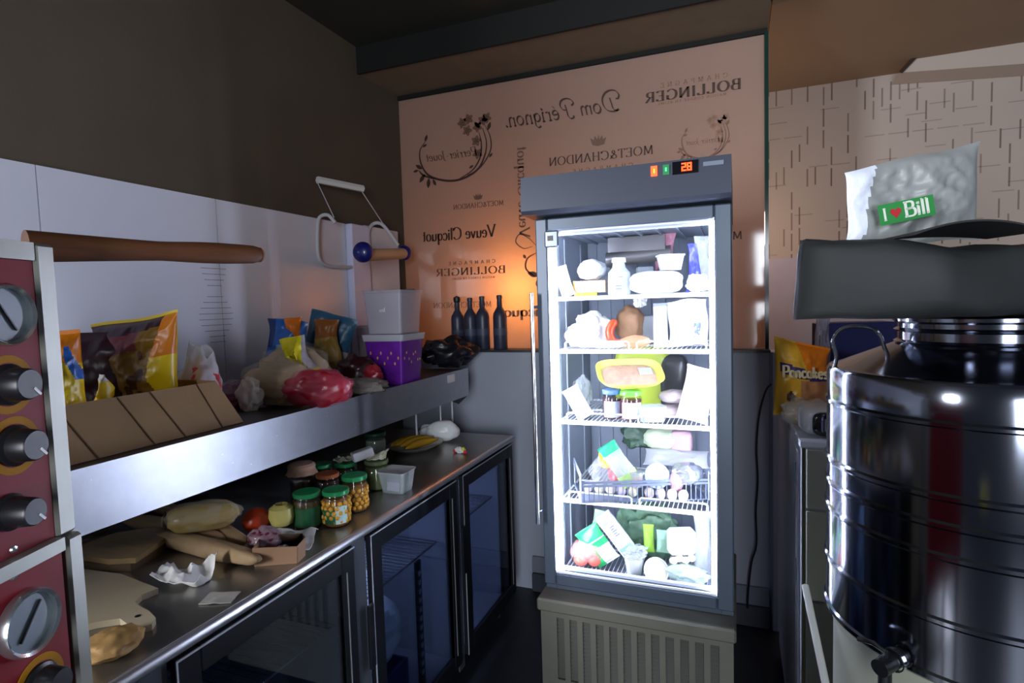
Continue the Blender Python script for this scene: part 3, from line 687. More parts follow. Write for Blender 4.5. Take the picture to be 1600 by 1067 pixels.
# inside the counter
m_film = film('clear_film', '#dfe6ea', .35); m_milky = film('milky_film', '#e6eaee', .62, .25); m_paperw = mat('white_paper', '#e9e8e6', .7, bump=.3, bscale=30)
m_plast = mat('white_plastic_bag', '#e8ebee', .35, bump=.5, bscale=35, spec=.6)
mk('plastic_bag', G().blob(.17, .13, .17, 3, .28, 2.2, tuft=.6), film('pale_bag', '#cfe0ea', .8, .25), M=T(-1.30, 1.63, .24), label='pale plastic bag slumped behind the middle glass door of the counter', cat='bag')
g = G(); c0 = (-1.33, 1.66)
g.bb(-.16, .16, -.13, .13, 0, .008)
for sx, sy in ((1, 0), (-1, 0), (0, 1), (0, -1)):
    if sx: g.bb(sx * .16 - .005, sx * .16 + .005, -.13, .13, .008, .13)
    else: g.bb(-.165, .165, sy * .13 - .005, sy * .13 + .005, .008, .13)
mk('storage_crate', g, mat('deep_blue_plastic', '#1c2a78', .4), M=T(c0[0], c0[1], .10), label='deep blue plastic crate on the floor of the counter behind the middle glass door', cat='crate')
mk('plastic_bag', G().blob(.2, .15, .14, 8, .2, 2.2), film('dim_bag', '#b9c0c4', .7, .3), M=T(-1.35, 1.02, .101), label='greyish plastic bag low behind the nearest glass door', cat='bag')

# ------------------------------------------------------------------ wall shelf
sh = thing('wall_shelf', 'long brushed steel wall shelf with a deep front lip above the counter', 'shelf', T(-1.53, 1.5, 1.1))
so = Vector((-1.53, 1.5, 1.1))
def sb(x0, x1, y0, y1, z0, z1, g=None, mi=0, bev=0): return (g or G()).bb(x0 - so.x, x1 - so.x, y0 - so.y, y1 - so.y, z0 - so.z, z1 - so.z, mi, bev)
mk('front_lip', sb(-1.252, -1.248, .42, 2.575, 1.105, 1.243), m_steel, sh)
mk('deck', sb(-1.795, -1.2525, .42, 2.575, 1.226, 1.236), mat('shelf_deck_steel', '#6a6b70', .35, metal=.8), sh)
g = G(); g.prism([(-1.795 - so.x, 1.13 - so.z), (-1.42 - so.x, 1.10 - so.z), (-1.30 - so.x, 1.02 - so.z + .04), (-1.255 - so.x, 1.10 - so.z), (-1.255 - so.x, 1.225 - so.z), (-1.795 - so.x, 1.225 - so.z)], .006, M=T(0, 2.565 - so.y, 0) @ Matrix(((1, 0, 0, 0), (0, 0, -1, 0), (0, 1, 0, 0), (0, 0, 0, 1))))
mk('end_bracket', g, mat('bracket_steel', '#5d6068', .35, metal=.8), sh)
g = G(); 
for y in (.8, 1.7): sb(-1.79, -1.27, y, y + .02, 1.15, 1.225, g)
mk('support_rib', g, m_cgrey, sh)
mk('sticker', sb(-1.2478, -1.2470, 2.355, 2.425, 1.195, 1.232), mat('sticker_white', '#dfe4ee', .5), sh, label='small white square sticker')
g = G(); random.seed(3)
for k in range(16):
    y = random.uniform(.75, 2.2); z = random.uniform(1.13, 1.23); g.lathe([(0, 0), (.002, .0003), (0, .0008)], 8, M=T(-1.2478 - so.x, y - so.y, z - so.z) @ RY(R(90)))
mk('droplet', g, mat('droplet', '#eef2fa', .1), sh, kind='stuff')

# ------------------------------------------------------------------ things on the wall shelf
ZD = 1.2365
def shelf_at(px, py): return onz(px, py, ZD)
m_card = mat('cardboard', '#a3835c', .8, bump=.25, bscale=30, stretch=(1, 1, 1), var=.07, vscale=5)
m_card2 = mat('cardboard_crease', '#75593a', .85)
# open cardboard box, front wall bulging outwards
A = Vector((-1.322, .50, ZD)); 
bx = thing('cardboard_box', 'open brown cardboard box of crisp bags on the near end of the wall shelf', 'box', T(-1.50, .85, ZD))
bo = Vector((-1.50, .85, 0)); y0, y1 = .50, 1.235
def quadslab(a, b, c, d, th, g):
    a, b, c, d = map(Vector, (a, b, c, d)); n = (b - a).cross(d - a).normalized() * th
    g.add([a, b, c, d, a + n, b + n, c + n, d + n], [(0, 1, 2, 3), (7, 6, 5, 4), (0, 4, 5, 1), (1, 5, 6, 2), (2, 6, 7, 3), (3, 7, 4, 0)]); return g
xf, xb = -1.322 - bo.x, -1.72 - bo.x; Y0, Y1 = y0 - bo.y, y1 - bo.y; H_ = .125
g = G(); quadslab((xf, Y0, 0), (xf, Y1, 0), (xf - .035, Y1 - .055, H_), (xf - .035, Y0, H_), .004, g); fw_ = mk('front_wall', g, m_card, bx)
g = G()
for k, (t0, t1) in enumerate(((.25, .33), (.37, .45), (.55, .63), (.66, .745), (.84, .90))):
    ya = Y0 + (Y1 - Y0) * t1; yb = Y0 + (Y1 - Y0) * t0
    quadslab((xf + .0055, ya, .001), (xf + .0055, ya + .003, .001), (xf - .035 + .0055, yb + .003, H_), (xf - .035 + .0055, yb, H_), .0012, g)
split('crease', g, m_card2, fw_)
g = G(); quadslab((xb, Y0, 0), (xb, Y1, 0), (xb, Y1, H_), (xb, Y0, H_), .004, g); mk('back_wall', g, m_card, bx)
g = G(); quadslab((xf, Y1, 0), (xb, Y1, 0), (xb, Y1 - .02, H_), (xf - .035, Y1 - .055, H_), .004, g); mk('end_wall', g, m_card, bx)
mk('bottom', G().bb(xb, xf, Y0, Y1, 0, .004), m_card, bx)
# crisp bags: facing the aisle-ish, front shade painted in as ochre
mY = mat('yellow_foil', '#f0cc10', .32, bump=.35, bscale=25, spec=.7); mYo = mat('ochre_shade_print', '#8a6418', .38, bump=.3, bscale=25); mBr = mat('brown_print', '#4a2410', .45)
mPu = mat('plum_foil', '#3a1526', .3, bump=.3, bscale=25, spec=.7); mOr = mat('orange_foil', '#e88410', .3, bump=.3, bscale=25, spec=.7); mBl = mat('blue_foil', '#1f62b8', .3, bump=.3, bscale=25, spec=.7)
mWh = mat('white_print', '#d8d4d0', .4); mPink = mat('mauve_print', '#7b3440', .4); mRed = mat('red_foil', '#a01022', .28, bump=.3, bscale=25, spec=.7)
def big_paint(u, v, s):
    if s > 0: return 0
    if v > .86 + .03 * u: return 3 if u < .72 else 2
    if u > .62 + .1 * math.sin(v * 9): return 0 if v < .62 else 2
    if v > .70 + .06 * u and u < .3: return 4
    for (a, b, r) in ((.2, .42, .10), (.36, .48, .09), (.05, .34, .08), (.3, .3, .07), (-.35, .35, .16), (-.25, .14, .13), (-.55, .2, .1), (.12, .15, .06), (.36, .66, .06)):
        if (u - a) ** 2 * .8 + (v - b) ** 2 * 2.2 < r * r: return 5
    return 1
def bagat(px, py, wpx, hpx, tm, paint=None, mats=None, rz=YAW, name='crisp_bag', label='', cat='bag', seed=1, z=None, group=None, tilt=None, x=None, **k):
    p = onx(px, py, x) if x is not None else onz(px, py, z if z is not None else ZD)
    if x is not None and z is not None: p.z = z
    s = mpp(p); g = G().pouch(wpx * s, hpx * s, tm, seed=seed, paint=paint, **k)
    return mk(name, g, mats, M=place(p, rz, tilt), label=label, cat=cat, group=group, smooth=None, angle=50)
ZB_ = ZD + .006
def facecam(p): return YAW
bagat(218, 640, 142, 168, .10, big_paint, [mY, mYo, mOr, mPu, mPink, mBr], x=-1.56, z=ZB_, label='big yellow crisp bag with brown pictures and a dark top band, in the cardboard box', seed=2, n=76, crump=.009, freq=9, ztop=lambda u: .018 * u, rz=YAW - .1)
bagat(146, 640, 125, 150, .08, lambda u, v, s: 1 if (v < .3 and u > .3) else 0, [mPu, mYo], x=-1.65, z=ZB_, label='dark plum crisp bag behind the yellow ones in the cardboard box', seed=5, crump=.008, rz=YAW + .1)
bagat(104, 650, 78, 196, .07, lambda u, v, s: (1 if (u > .25 and .62 < v < .86 and abs((v - .74) + (u - .6) * .35) < .08) else 3 if ((u + .1) ** 2 + ((v - .42) * 2.2) ** 2 < .09) else 2 if v > .74 else 0), [mY, mBl, mOr, mBr], x=-1.40, z=ZB_, label='leftmost yellow crisp bag, with a blue stripe, against the oven edge', seed=7, taper=.45, crump=.012, rz=YAW + .5, n=60)
bagat(166, 650, 40, 112, .05, lambda u, v, s: 1 if v > .88 else (2 if u < -.2 and v < .55 else 0), [mY, mWh, mYo], x=-1.42, z=ZB_, label='small torn yellow crisp bag with a white tip in the middle of the cardboard box', seed=9, taper=.5, crump=.018, rz=YAW - .5)
def plastic(name, px, py, z, wpx, hpx, dm, m, label, cat='bag', seed=1, amp=.2, freq=2.6, inner=None, x=None, y=None, rz=YAW, group=None, tuft=0, paint=None, e=2.0, tilt=None):
    p = onx(px, py, x) if x is not None else (ony(px, py, y) if y is not None else onz(px, py, z))
    if z is not None: p.z = z
    s = mpp(p); W_, H2 = wpx * s / 2, hpx * s / 2
    if inner is None:
        return mk(name, G().blob(W_, dm / 2, H2, seed, amp, freq, tuft=tuft, paint=paint, e=e), m, M=place(p, rz, tilt), label=label, cat=cat, group=group, angle=60)
    t = thing(name, label, cat, place(p, rz, tilt), group); ig, im, iname = inner
    mk(iname, G().blob(W_ * .93, dm / 2 * .92, H2 * .92, seed + 1, .14, 3, M=T(0, 0, .002)), im, t, angle=60)
    mk('wrapping', G().blob(W_, dm / 2, H2, seed, amp, freq, tuft=tuft), m, t, angle=60); return t
plastic('sweet_bag', 314, 606, None, 66, 96, .09, m_milky, 'clear bag of red and white sweets just past the cardboard box', seed=4, x=-1.52, inner=(0, mat('coral_sweets', '#d8454a', .5), 'sweets'), tuft=.5); bpy.context.view_layer.update()
def fixz(o, z): 
    M = o.matrix_world.copy(); M.translation.z = z; o.matrix_world = M
for o in list(COL.objects):
    if o.name.startswith('sweet_bag'): fixz(o, ZD)
m_bread = mat('flour_bread', '#c2aa8a', .75, bump=1.0, bscale=16, var=.18, vscale=10); m_berry = mat('berry', '#6d1a33', .35, bump=.6, bscale=60, var=.4, vscale=40)
plastic('berry_bag', 368, 640, ZD, 62, 46, .10, film('film_wine', '#c9a9b6', .35), 'clear bag of dark red berries on the shelf between box and bread', seed=14, inner=(0, m_berry, 'berries'))
plastic('biscuit_packet', 392, 642, ZD, 40, 52, .05, film('film_shiny', '#efe6d8', .7, .08), 'shiny crinkled beige packet standing right of the berry bag', seed=15, amp=.25)
plastic('bread_bag', 438, 634, ZD, 120, 74, .13, film('film_bread', '#d8ccb8', .16), 'flat floury bread in a clear bag on the wall shelf', seed=21, inner=(0, m_bread, 'bread'), amp=.16)
plastic('bread_bag', 462, 600, None, 110, 84, .13, film('film_bread', '#d8ccb8', .16), 'upper floury bread bag lying against the wall side of the shelf pile', seed=25, x=-1.52, inner=(0, m_bread, 'bread'), amp=.16)
fixz([o for o in COL.objects if o.name.startswith('bread_bag')][-1], ZD)
mRedF = film('red_film', '#d8203c', .85, .12)
def redp(u, v): return 0
t = plastic('red_bag', 498, 637, ZD, 112, 62, .10, film('pink_film', '#e8708c', .20, .1), 'glossy red plastic bag lying at the front of the wall shelf', seed=31, amp=.12, inner=(0, mRed, 'contents'))
bagat(440, 590, 64, 112, .05, lambda u, v, s: 1 if (abs(u) < .35 and v < .65) else (2 if u < -.6 and v > .6 else 0), [mBl, mat('sky_print', '#8fb2cf', .4), mat('navy_print', '#16336e', .4)], x=-1.66, z=ZD, label='blue crisp bag with a pale patch, leftmost of the upright bags by the wall', seed=33, crump=.01, tilt=RY(R(8)))
for o in ():
    pass
bagat(494, 592, 74, 112, .05, lambda u, v, s: 1 if v < .55 else 0, [mat('teal_foil', '#2f5f7f', .35, bump=.3), mat('pale_print', '#b6b0b0', .4)], x=-1.68, z=ZD, label='dark teal crisp bag tilting at the back, its corner the highest of the upright bags', seed=35, crump=.01, tilt=RY(R(18)))
bagat(463, 600, 36, 112, .05, lambda u, v, s: 2 if v > .72 else (1 if v < .5 else 0), [mOr, mat('tan_print', '#a87a58', .5), mat('orange_top', '#e87814', .25, bump=.6)], x=-1.60, z=ZD, label='narrow bag with a twisted orange top between the two blue ones', seed=37, crump=.02, taper=.2)
bagat(484, 618, 74, 100, .06, lambda u, v, s: 1 if (u > .7 and v > .5) else 0, [mat('bright_yellow', '#f0dc10', .4, bump=.3), mat('clear_edge', '#b8b0b8', .3)], x=-1.43, z=ZD, label='plain bright yellow bag slumped above the floury bread', seed=39, crump=.035, taper=.45, tilt=RY(R(-12)))
bagat(514, 602, 46, 104, .06, lambda u, v, s: 2 if v < .22 else (1 if v > .72 else 0), [mat('mustard_print', '#a58238', .45, bump=.3), mat('caramel_print', '#9a5a20', .4), mat('mauve_foil', '#9a5a80', .3)], x=-1.58, z=ZD, label='mustard coloured snack bag with a mauve foot next to the teal bag', seed=41, crump=.012, taper=.15)
plastic('maroon_bag', 558, 606, ZD, 66, 50, .10, mat('maroon_foil', '#3c1018', .3, bump=.4, spec=.7), 'dark maroon bag with a red knot left of the purple tub', seed=43, amp=.2)
plastic('red_pouch', 583, 602, ZD + .012, 30, 32, .05, mat('raspberry', '#b02a3e', .25, bump=.4), 'small raspberry red pouch leaning on the maroon bag', seed=44)
plastic('cereal_bag', 566, 616, ZD, 84, 26, .10, mat('grain_grey', '#6d6660', .5, bump=.6, var=.3), 'flat greyish grain bag lying in front of the purple tub', seed=45)
# purple tub with lid and clear container on top
def rbox_prof(g, w0, w1, d0, d1, z0, z1, r=.012, n=6, mi=0, M=None, cap=True, wall=None):
    def ring(w_, d_, z):
        out = []
        for (cx, cy, a0) in ((w_/2 - r, d_/2 - r, 0), (-w_/2 + r, d_/2 - r, 90), (-w_/2 + r, -d_/2 + r, 180), (w_/2 - r, -d_/2 + r, 270)):
            for k in range(n): a = R(a0 + 90 * k / (n - 1)); out.append((cx + r * math.cos(a), cy + r * math.sin(a), z))
        return out
    if wall:
        Rs = [ring(w0, d0, z0), ring(w1, d1, z1), ring(w1 - 2*wall, d1 - 2*wall, z1), ring(w0 - 2*wall, d0 - 2*wall, z0 + wall)]
    else: Rs = [ring(w0, d0, z0), ring(w1, d1, z1)]
    m = len(Rs[0]); vs = [v for q in Rs for v in q]; fs = []
    for i in range(len(Rs) - 1):
        for k in range(m): fs.append((i*m + k, i*m + (k+1) % m, (i+1)*m + (k+1) % m, (i+1)*m + k))
    fs.append(tuple(range(m))[::-1]); fs.append(tuple((len(Rs) - 1) * m + k for k in range(m)))
    return g.add(vs, fs, mi, M)
p = onz(619, 597, ZD); s = mpp(p); rz = YAW - .35
tub = thing('sweets_tub', 'square purple printed plastic tub with a clear rim, under the stack of clear containers', 'tub', place(p, rz))
m_tub = mat('clear_tub', '#c9c6d6', .2, alpha=.5); m_purple = mat('purple_label', '#6a1f9e', .35, var=.15, vscale=30)
W0 = 66 * s
rbox = lambda *a, **k: rbox_prof(G(), *a, **k)
mk('body', rbox(W0 * .86, W0 * 1.0, W0 * .86, W0 * 1.0, 0, 66 * s), m_purple, tub)
g = G()
for i in range(10): 
    a = -.42 + i * .09; g.blob(.004, .0015, .007, i, .1, 2, nu=10, nv=6, M=T(a * W0, -W0 * .5 - .001, (38 + 9 * math.sin(i * 2.1)) * s))
for i in range(8):
    a = -.40 + i * .1; g.blob(.0015, .004, .006, i, .1, 2, nu=10, nv=6, M=T(W0 * .495, a * W0, (38 + 8 * math.sin(i * 1.7)) * s))
mk('print', g, mat('gold_print', '#e0a060', .4), tub, label='golden nut pictures')
mk('side_label', G().box((-W0 * .34, -W0 * .475, 26 * s), (W0 * .26, .002, 16 * s)), mat('lilac_label', '#b9aee0', .4), tub)
mk('lid', rbox(W0 * 1.06, W0 * 1.1, W0 * 1.06, W0 * 1.1, 66.2 * s, 76 * s), film('rim_clear', '#dfe0ee', .6, .2), tub, label='clear lid rim')
q = p + Vector((0, 0, 76.5 * s))
cc = thing('food_container', 'tall clear square food container with white rice in its bottom, stacked on the purple tub', 'container', place(q + Vector((-.004, .01, 0)), rz))
mk('body', rbox(W0 * .88, W0 * 1.0, W0 * .88, W0 * 1.0, 0, 62 * s, wall=.003), m_tub, cc)
mk('contents', rbox(W0 * .78, W0 * .80, W0 * .78, W0 * .80, .004, 18 * s), mat('rice', '#e6dcd0', .7, bump=.8, bscale=120), cc, label='white rice')
mk('rim', rbox(W0 * 1.03, W0 * 1.05, W0 * 1.03, W0 * 1.05, 62.2 * s, 66 * s), m_tub, cc)
g = G(); write(g, 'aral', (-.014, 0, 0), Vector((1, 0, 0)), Vector((0, 0, 1)), .016, thick=.2, thin=.1, N=Vector((0, -1, 0)), lift=.001)
mk('lettering', g, m_white, cc, M=T(-W0 * .0, -W0 * .482, 34 * s), smooth=False)
q2 = onx(583, 500, -1.70); q2.z = ZD
c2 = thing('food_container', 'clear container farther back, half hidden behind the stacked rice container', 'container', place(q2, rz))
mk('body', rbox(.10, .12, .10, .12, 0, .22, wall=.003), m_tub, c2); mk('lid', rbox(.124, .126, .124, .126, .2203, .232), m_tub, c2)
p = onz(644, 590, ZD); s = mpp(p)
cup = thing('nut_cup', 'small clear cup of chopped nuts with a mauve rim in front of the purple tub', 'cup', place(p, rz))
mk('body', rbox(.050, .062, .050, .062, 0, .046), mat('chopped_nuts', '#c9a06a', .7, bump=.8, bscale=90, var=.2, vscale=80), cup)
mk('rim', rbox(.070, .074, .070, .074, .0462, .055), film('mauve_rim', '#c08ac0', .75, .2), cup, label='mauve plastic rim')
plastic('black_bag', 700, 574, ZD, 84, 46, .17, mat('black_bag', '#14141d', .35, bump=.6, bscale=20, spec=.6), 'crumpled black plastic bag at the far end of the wall shelf', seed=51, amp=.3, freq=2.4)
# jar-like small box by the dark back of shelf
# ------------------------------------------------------------------ roll holder on the wall
m_wpl = mat('white_coated_tube', '#cfcfd6', .35)
W = lambda px, py, x=-1.775: onx(px, py, x)
rk = thing('wall_rack', 'white tubular wall rack with two curved hooks fixed over the top of the white panelling', 'rack', T(*W(535, 415)))
ro = W(535, 415)
def rel(P): return [tuple(Vector(q) - ro) for q in P]
def arc(P): return [tuple(v) for v in cr([tuple(x) for x in P], 6)]
def cr3(P): return [tuple(v) for v in cr(P, 6)]
mk('frame', G().tube(rel([Vector(v) for v in cr3([W(524, 348, -1.70), W(512, 336, -1.73), W(499, 340), W(496, 360), W(497, 398), W(505, 412), W(520, 417)])] + [W(575, 418)]), .008, 10), m_wpl, rk)
mk('hook', G().tube(rel([Vector(v) for v in cr3([W(577, 388), W(575, 362), W(583, 350), W(594, 349, -1.74), W(604, 358, -1.71), W(622, 383, -1.68)])]), .009, 10), m_wpl, rk)
hb = thing('hanging_handle', 'white plastic carrying handle hanging on thin cords above the wall rack', 'handle', T(*W(531, 288, -1.74)))
ho = W(531, 288, -1.74); ax = (W(567, 295, -1.70) - W(497, 280, -1.78))
def relh(P): return [tuple(Vector(q) - ho) for q in P]
mk('grip', G().tube(relh([W(496, 281, -1.78), W(567, 295, -1.70)]), [.017, .017], 6), mat('handle_white', '#e2e0dc', .5, bump=.2), hb)
mk('cord', G().tube(relh([W(496, 285, -1.78), W(522, 340, -1.71)]), .002, 6), m_wpl, hb); mk('cord', G().tube(relh([W(566, 300, -1.70), W(600, 352, -1.72)]), .0025, 6), m_wpl, hb)
rl = thing('paper_roll_bar', 'pale roll with two round dark blue end knobs held by the wall rack', 'roll', T(*W(600, 400, -1.66)))
o3 = W(600, 400, -1.66)
PA, PB = W(566, 399, -1.60), W(632, 396, -1.70)
r3 = lambda P: [tuple(Vector(q) - o3) for q in P]
mk('core', G().tube(r3([PA, PB]), .029, 20), mat('cream_core', '#cdb490', .6), rl)
mN = mat('navy_knob', '#1a1c70', .35, coat=.4)
for (px, py, xx, rr) in ((567, 394, -1.60, .048), (631, 395, -1.70, .042)):
    g = G().blob(rr * .72, rr, rr, 1, 0, 1, nu=24, nv=16); c = W(px, py, xx) - o3; d = (PB - PA).normalized(); ang = math.atan2(d.y, d.x)
    mk('end_knob', g, mN, rl, M=T(c.x, c.y, c.z - rr) @ RZ(ang), label='dark blue round end knob', smooth=True)

# ------------------------------------------------------------------ things on the counter
ZC = .9005
m_wood = mat('worn_wood', '#9c8158', .6, bump=.15, bscale=30, var=.15, vscale=6, stretch=(1, 8, 1)); m_woodpale = mat('pale_board', '#a79a80', .65, var=.08, vscale=5)
m_loaf = mat('crust', '#9d7a46', .7, bump=.6, bscale=30, var=.2, vscale=12); m_flat = mat('flatbread', '#a58a66', .75, bump=.8, bscale=20, var=.15, vscale=12)
def cpt(px, py): return onz(px, py, ZC)
# near cutting board with a holed handle
P_ = [cpt(*q) for q in ((60, 900), (130, 897), (190, 905), (248, 928), (222, 938), (211, 950), (222, 958), (234, 964), (244, 975), (238, 985), (220, 990), (200, 985), (188, 976), (150, 982), (90, 1000), (40, 1010))]
c = cpt(170, 945); poly = [(p.x - c.x, p.y - c.y) for p in P_][::-1]
bd = thing('cutting_board', 'pale cutting board with a holed handle lying on the counter nearest the oven', 'cutting board', T(c.x, c.y, ZC))
mk('board', G().prism(poly, .014), m_woodpale, bd)
h_ = cpt(214, 972); mk('hole', G().lathe([(0, 0), (.006, 0), (.006, .0005), (0, .0005)], 16, M=T(h_.x - c.x + .004, h_.y - c.y + .0, .0143)), m_dark, bd)
# back boards
def board(pts, z, th, m, label, name='cutting_board'):
    P_ = [onz(px, py, z) for px, py in pts]; c = sum(P_, Vector()) / len(P_)
    return mk(name, G().prism([(p.x - c.x, p.y - c.y) for p in P_][::-1], th), m, M=T(c.x, c.y, z), label=label, cat='cutting board')
board([(100, 868), (150, 850), (225, 838), (262, 845), (258, 862), (205, 893), (150, 893), (110, 888)], ZC, .02, mat('dark_board', '#5e4a34', .6, var=.1), 'dark wooden board lying at the back of the counter, under the tan one')
board([(120, 862), (180, 840), (255, 828), (268, 842), (212, 880), (170, 882), (130, 876)], ZC + .0205, .014, m_wood, 'tan wooden board topmost of the two at the back of the counter')
mk('bread_loaf', G().blob(.05, .055, .022, 61, .12, 3), m_loaf, M=T(*cpt(176, 1022)) , label='round crusty brown bread end on the counter corner below the holed board', cat='bread', angle=60)
# bread in bag: long loaf over flat breads
p = cpt(318, 868); s = mpp(p)
random.seed(4)
for k, (p1, p2, zz, lab) in enumerate((((195, 822), (350, 856), .0, 'flat bread leftmost of three poking out under the bagged loaf'), ((235, 796), (386, 860), .0, 'middle flat bread poking out under the bagged loaf'), ((240, 848), (408, 890), .0, 'flat bread nearest the brown paper tray, under the bagged loaf'))):
    A, B = cpt(*p1), cpt(*p2); c = (A + B) / 2; d = B - A
    mk('flatbread', G().blob(d.length / 2, .024, .024, 70 + k, .06, 2, e=2.6), m_flat, M=T(c.x, c.y, ZC) @ RZ(math.atan2(d.y, d.x)), label=lab, cat='bread', group='flat breads under the bagged loaf', angle=80)
lf = thing('bagged_loaf', 'long tan loaf in a clear bag on top of the flat breads', 'bread', place(cpt(318, 862) + Vector((-.03, .03, .048)), YAW + .35))
mk('loaf', G().blob(.090, .042, .038, 75, .08, 2.2, e=2.6), mat('loaf_skin', '#b29a5e', .55, bump=.9, bscale=18, var=.12), lf, angle=80)
mk('wrapping', G().blob(.098, .046, .041, 76, .10, 3), film('loaf_film', '#e9e4d0', .22, .08), lf)
mk('dark_end', G().lathe([(0, 0), (.024, .001), (.026, .004), (0, .006)], 20, M=T(-.090, 0, .038) @ RY(R(-90))), mat('loaf_end', '#5b4a30', .7), lf, label='darker cut loaf end')  # dark disc is the loaf's own round end
plastic('yellow_packet', 378, 818, ZC, 50, 34, .06, mat('lemon_foil', '#dfd61a', .35, bump=.4), 'yellow packet standing behind the bagged loaf', seed=81, amp=.2, x=-1.55)
fixz([o for o in COL.objects if o.name == 'yellow_packet'][0], ZC)
t = G().blob(.040, .040, .037, 82, .04, 1.5); q = onz(402, 832, ZC)
mk('tomato', t, mat('tomato_red', '#c2401e', .35, var=.1), M=T(q.x, q.y, ZC), label='orange red tomato behind the white paper near the yellow apple', cat='tomato')
q = cpt(447, 840); ap = thing('apple', 'yellow apple resting on crumpled white paper left of the green lidded jars', 'apple', T(q.x - .05, q.y + .04, ZC + .012))
mk('body', G().lathe([(0, .008), (.014, .001), (.030, .010), (.038, .034), (.034, .058), (.018, .069), (.004, .062), (0, .060)], 28), mat('apple_yellow', '#e2d57c', .35, var=.1), ap); mk('stem', G().tube([(0, 0, .06), (.002, 0, .074)], .0015, 6), m_loaf, ap)
def crump_sheet(name, px, py, z, W_, D_, amp, m, label, seed, rz=YAW, cat='paper', f=9):
    q = onz(px, py, z); off = Vector((seed, seed * 2, 0))
    def fn(u, v):
        P = Vector((u * W_ / 2, v * D_ / 2, 0)) + off; k = 1 + .18 * noise.noise(P * 14)
        return (u * W_ / 2 * k, v * D_ / 2 * k, max(.001, amp * (ridged(P, f, 3) - .35) * 1.7 + amp * .4 * (abs(u) ** 3)))
    return mk(name, G().sheet(W_, D_, fn, 34, 26), m, M=place(q, rz), label=label, cat=cat, angle=40)
crump_sheet('crumpled_paper', 292, 905, ZC, .12, .10, .038, m_paperw, 'crumpled white paper napkin lying in front of the bagged loaf', 5)
crump_sheet('crumpled_paper', 440, 852, ZC, .17, .13, .022, m_paperw, 'crumpled white paper spread below the yellow apple', 8, f=7)
crump_sheet('paper_scrap', 345, 935, ZC, .07, .05, .003, mat('greasy_paper', '#a7a59e', .5), 'thin greyish paper scrap lying flat near the counter edge', 12)
plastic('red_berry_bag', 415, 862, ZC, 52, 40, .07, film('film_wine2', '#d0b6c4', .4), 'dark purple berry bag under clear film between bread and brown paper box', seed=84, inner=(0, m_berry, 'berries'))
# brown paper box: faceted, open
q = cpt(440, 878); pb = thing('paper_tray', 'small open brown paper tray near the counter edge', 'tray', place(q + Vector((-.02, .02, 0)), YAW + .15))
g = G(); a_, b_, h = .055, .04, .046; g2 = [(-a_, -b_), (a_ * .9, -b_ * 1.1), (a_ * 1.1, 0), (a_ * .8, b_), (-a_, b_)]
for i in range(5):
    x0_, y0_ = g2[i]; x1_, y1_ = g2[(i + 1) % 5]; quadslab((x0_, y0_, 0), (x1_, y1_, 0), (x1_ * 1.05, y1_ * 1.05, h + .004 * (i % 2)), (x0_ * 1.05, y0_ * 1.05, h + .004 * ((i + 1) % 2)), .0012, g)
g.prism(g2, .0015); mk('walls', g, mat('kraft', '#a07c60', .7, bump=.1), pb)
plastic('plum_wrap', 441, 862, ZC + .003, 30, 22, .04, mat('plum_inner', '#4a1f22', .5, bump=.3), 'dark plum coloured wrap inside the brown paper tray', seed=86); fixz([o for o in COL.objects if o.name == 'plum_wrap'][0], ZC + .003)
# jars
m_glass = glassmat('jar_glass', (.93, .96, .94), .08, .03); m_greenlid = mat('green_lid', '#1d8a50', .3, coat=.4, var=.05)
m_corn = mat('chickpeas', '#d29a34', .5, bump=.5, bscale=90); m_glabel = mat('green_label', '#20603a', .45, var=.2, vscale=40); m_plabel = mat('pale_label', '#b9d6d0', .4, var=.15, vscale=50)
def jar(px, py, r, h, lidm, cont, label, kind='glass', name='glass_jar', lab=None, z=ZC, p=None, group=None, rz=YAW, beads=False):
    p = p or onz(px, py, z); p = Vector(p)
    j = thing(name, label, 'jar', place(p, rz), group)
    pr = [(0, 0), (r * .9, 0), (r, .006), (r, h * .74), (r * .86, h * .83), (r * .84, h * .88)]
    mk('glass', G().lathe(pr, 32), m_glass, j)
    mk('contents', G().lathe([(0, .003), (r * .86, .003), (r * .93, .008), (r * .93, h * .70), (r * .8, h * .76), (0, h * .78)], 28), cont, j)
    if beads:
        g = G(); random.seed(int(px)); nb = 0
        rings = int(h * .66 / .0135)
        for a in range(rings):
            for b in range(13):
                th = 2 * math.pi * (b + .5 * (a % 2)) / 13; zz = .009 + a * .0135
                g.blob(.0078, .0078, .0082, a * 13 + b, .03, 2, nu=8, nv=6, M=T(r * .90 * math.cos(th), r * .90 * math.sin(th), zz) @ RX(random.uniform(-.5, .5)))
        mk('chickpeas', g, m_corn, j, kind='stuff')
    mk('lid', G().lathe([(0, h * .875), (r * .95, h * .875), (r * .98, h * .89), (r * .98, h * .975), (r * .93, h), (r * .6, h * .992), (0, h * .985)], 32), lidm, j)
    if lab:
        g = G(); n = 22; a0, a1, z0, z1, lm = lab; vs = []
        for k in range(n + 1):
            a = R(a0 + (a1 - a0) * k / n) - math.pi / 2
            for zz in (z0 * h, z1 * h):
                vs.append((r * 1.012 * math.cos(a), r * 1.012 * math.sin(a), zz))
        g.add(vs, [(2*k, 2*k+2, 2*k+3, 2*k+1) for k in range(n)]); mk('label', g, lm, j)
    return j
jr = .041
jar(482, 822, jr, .108, m_greenlid, mat('olive_brown', '#5a4a24', .5), 'green lidded jar with a dark green label, leftmost of the front jars', lab=(-80, 80, .10, .62, m_glabel))
j = jar(527, 818, jr, .108, m_greenlid, mat('orange_brine', '#8a5a22', .5), 'green lidded chickpea jar with a pale and green label, centre of the front jars', lab=(-70, 20, .12, .50, m_glabel), beads=True)
g = G(); n = 12; vs = []
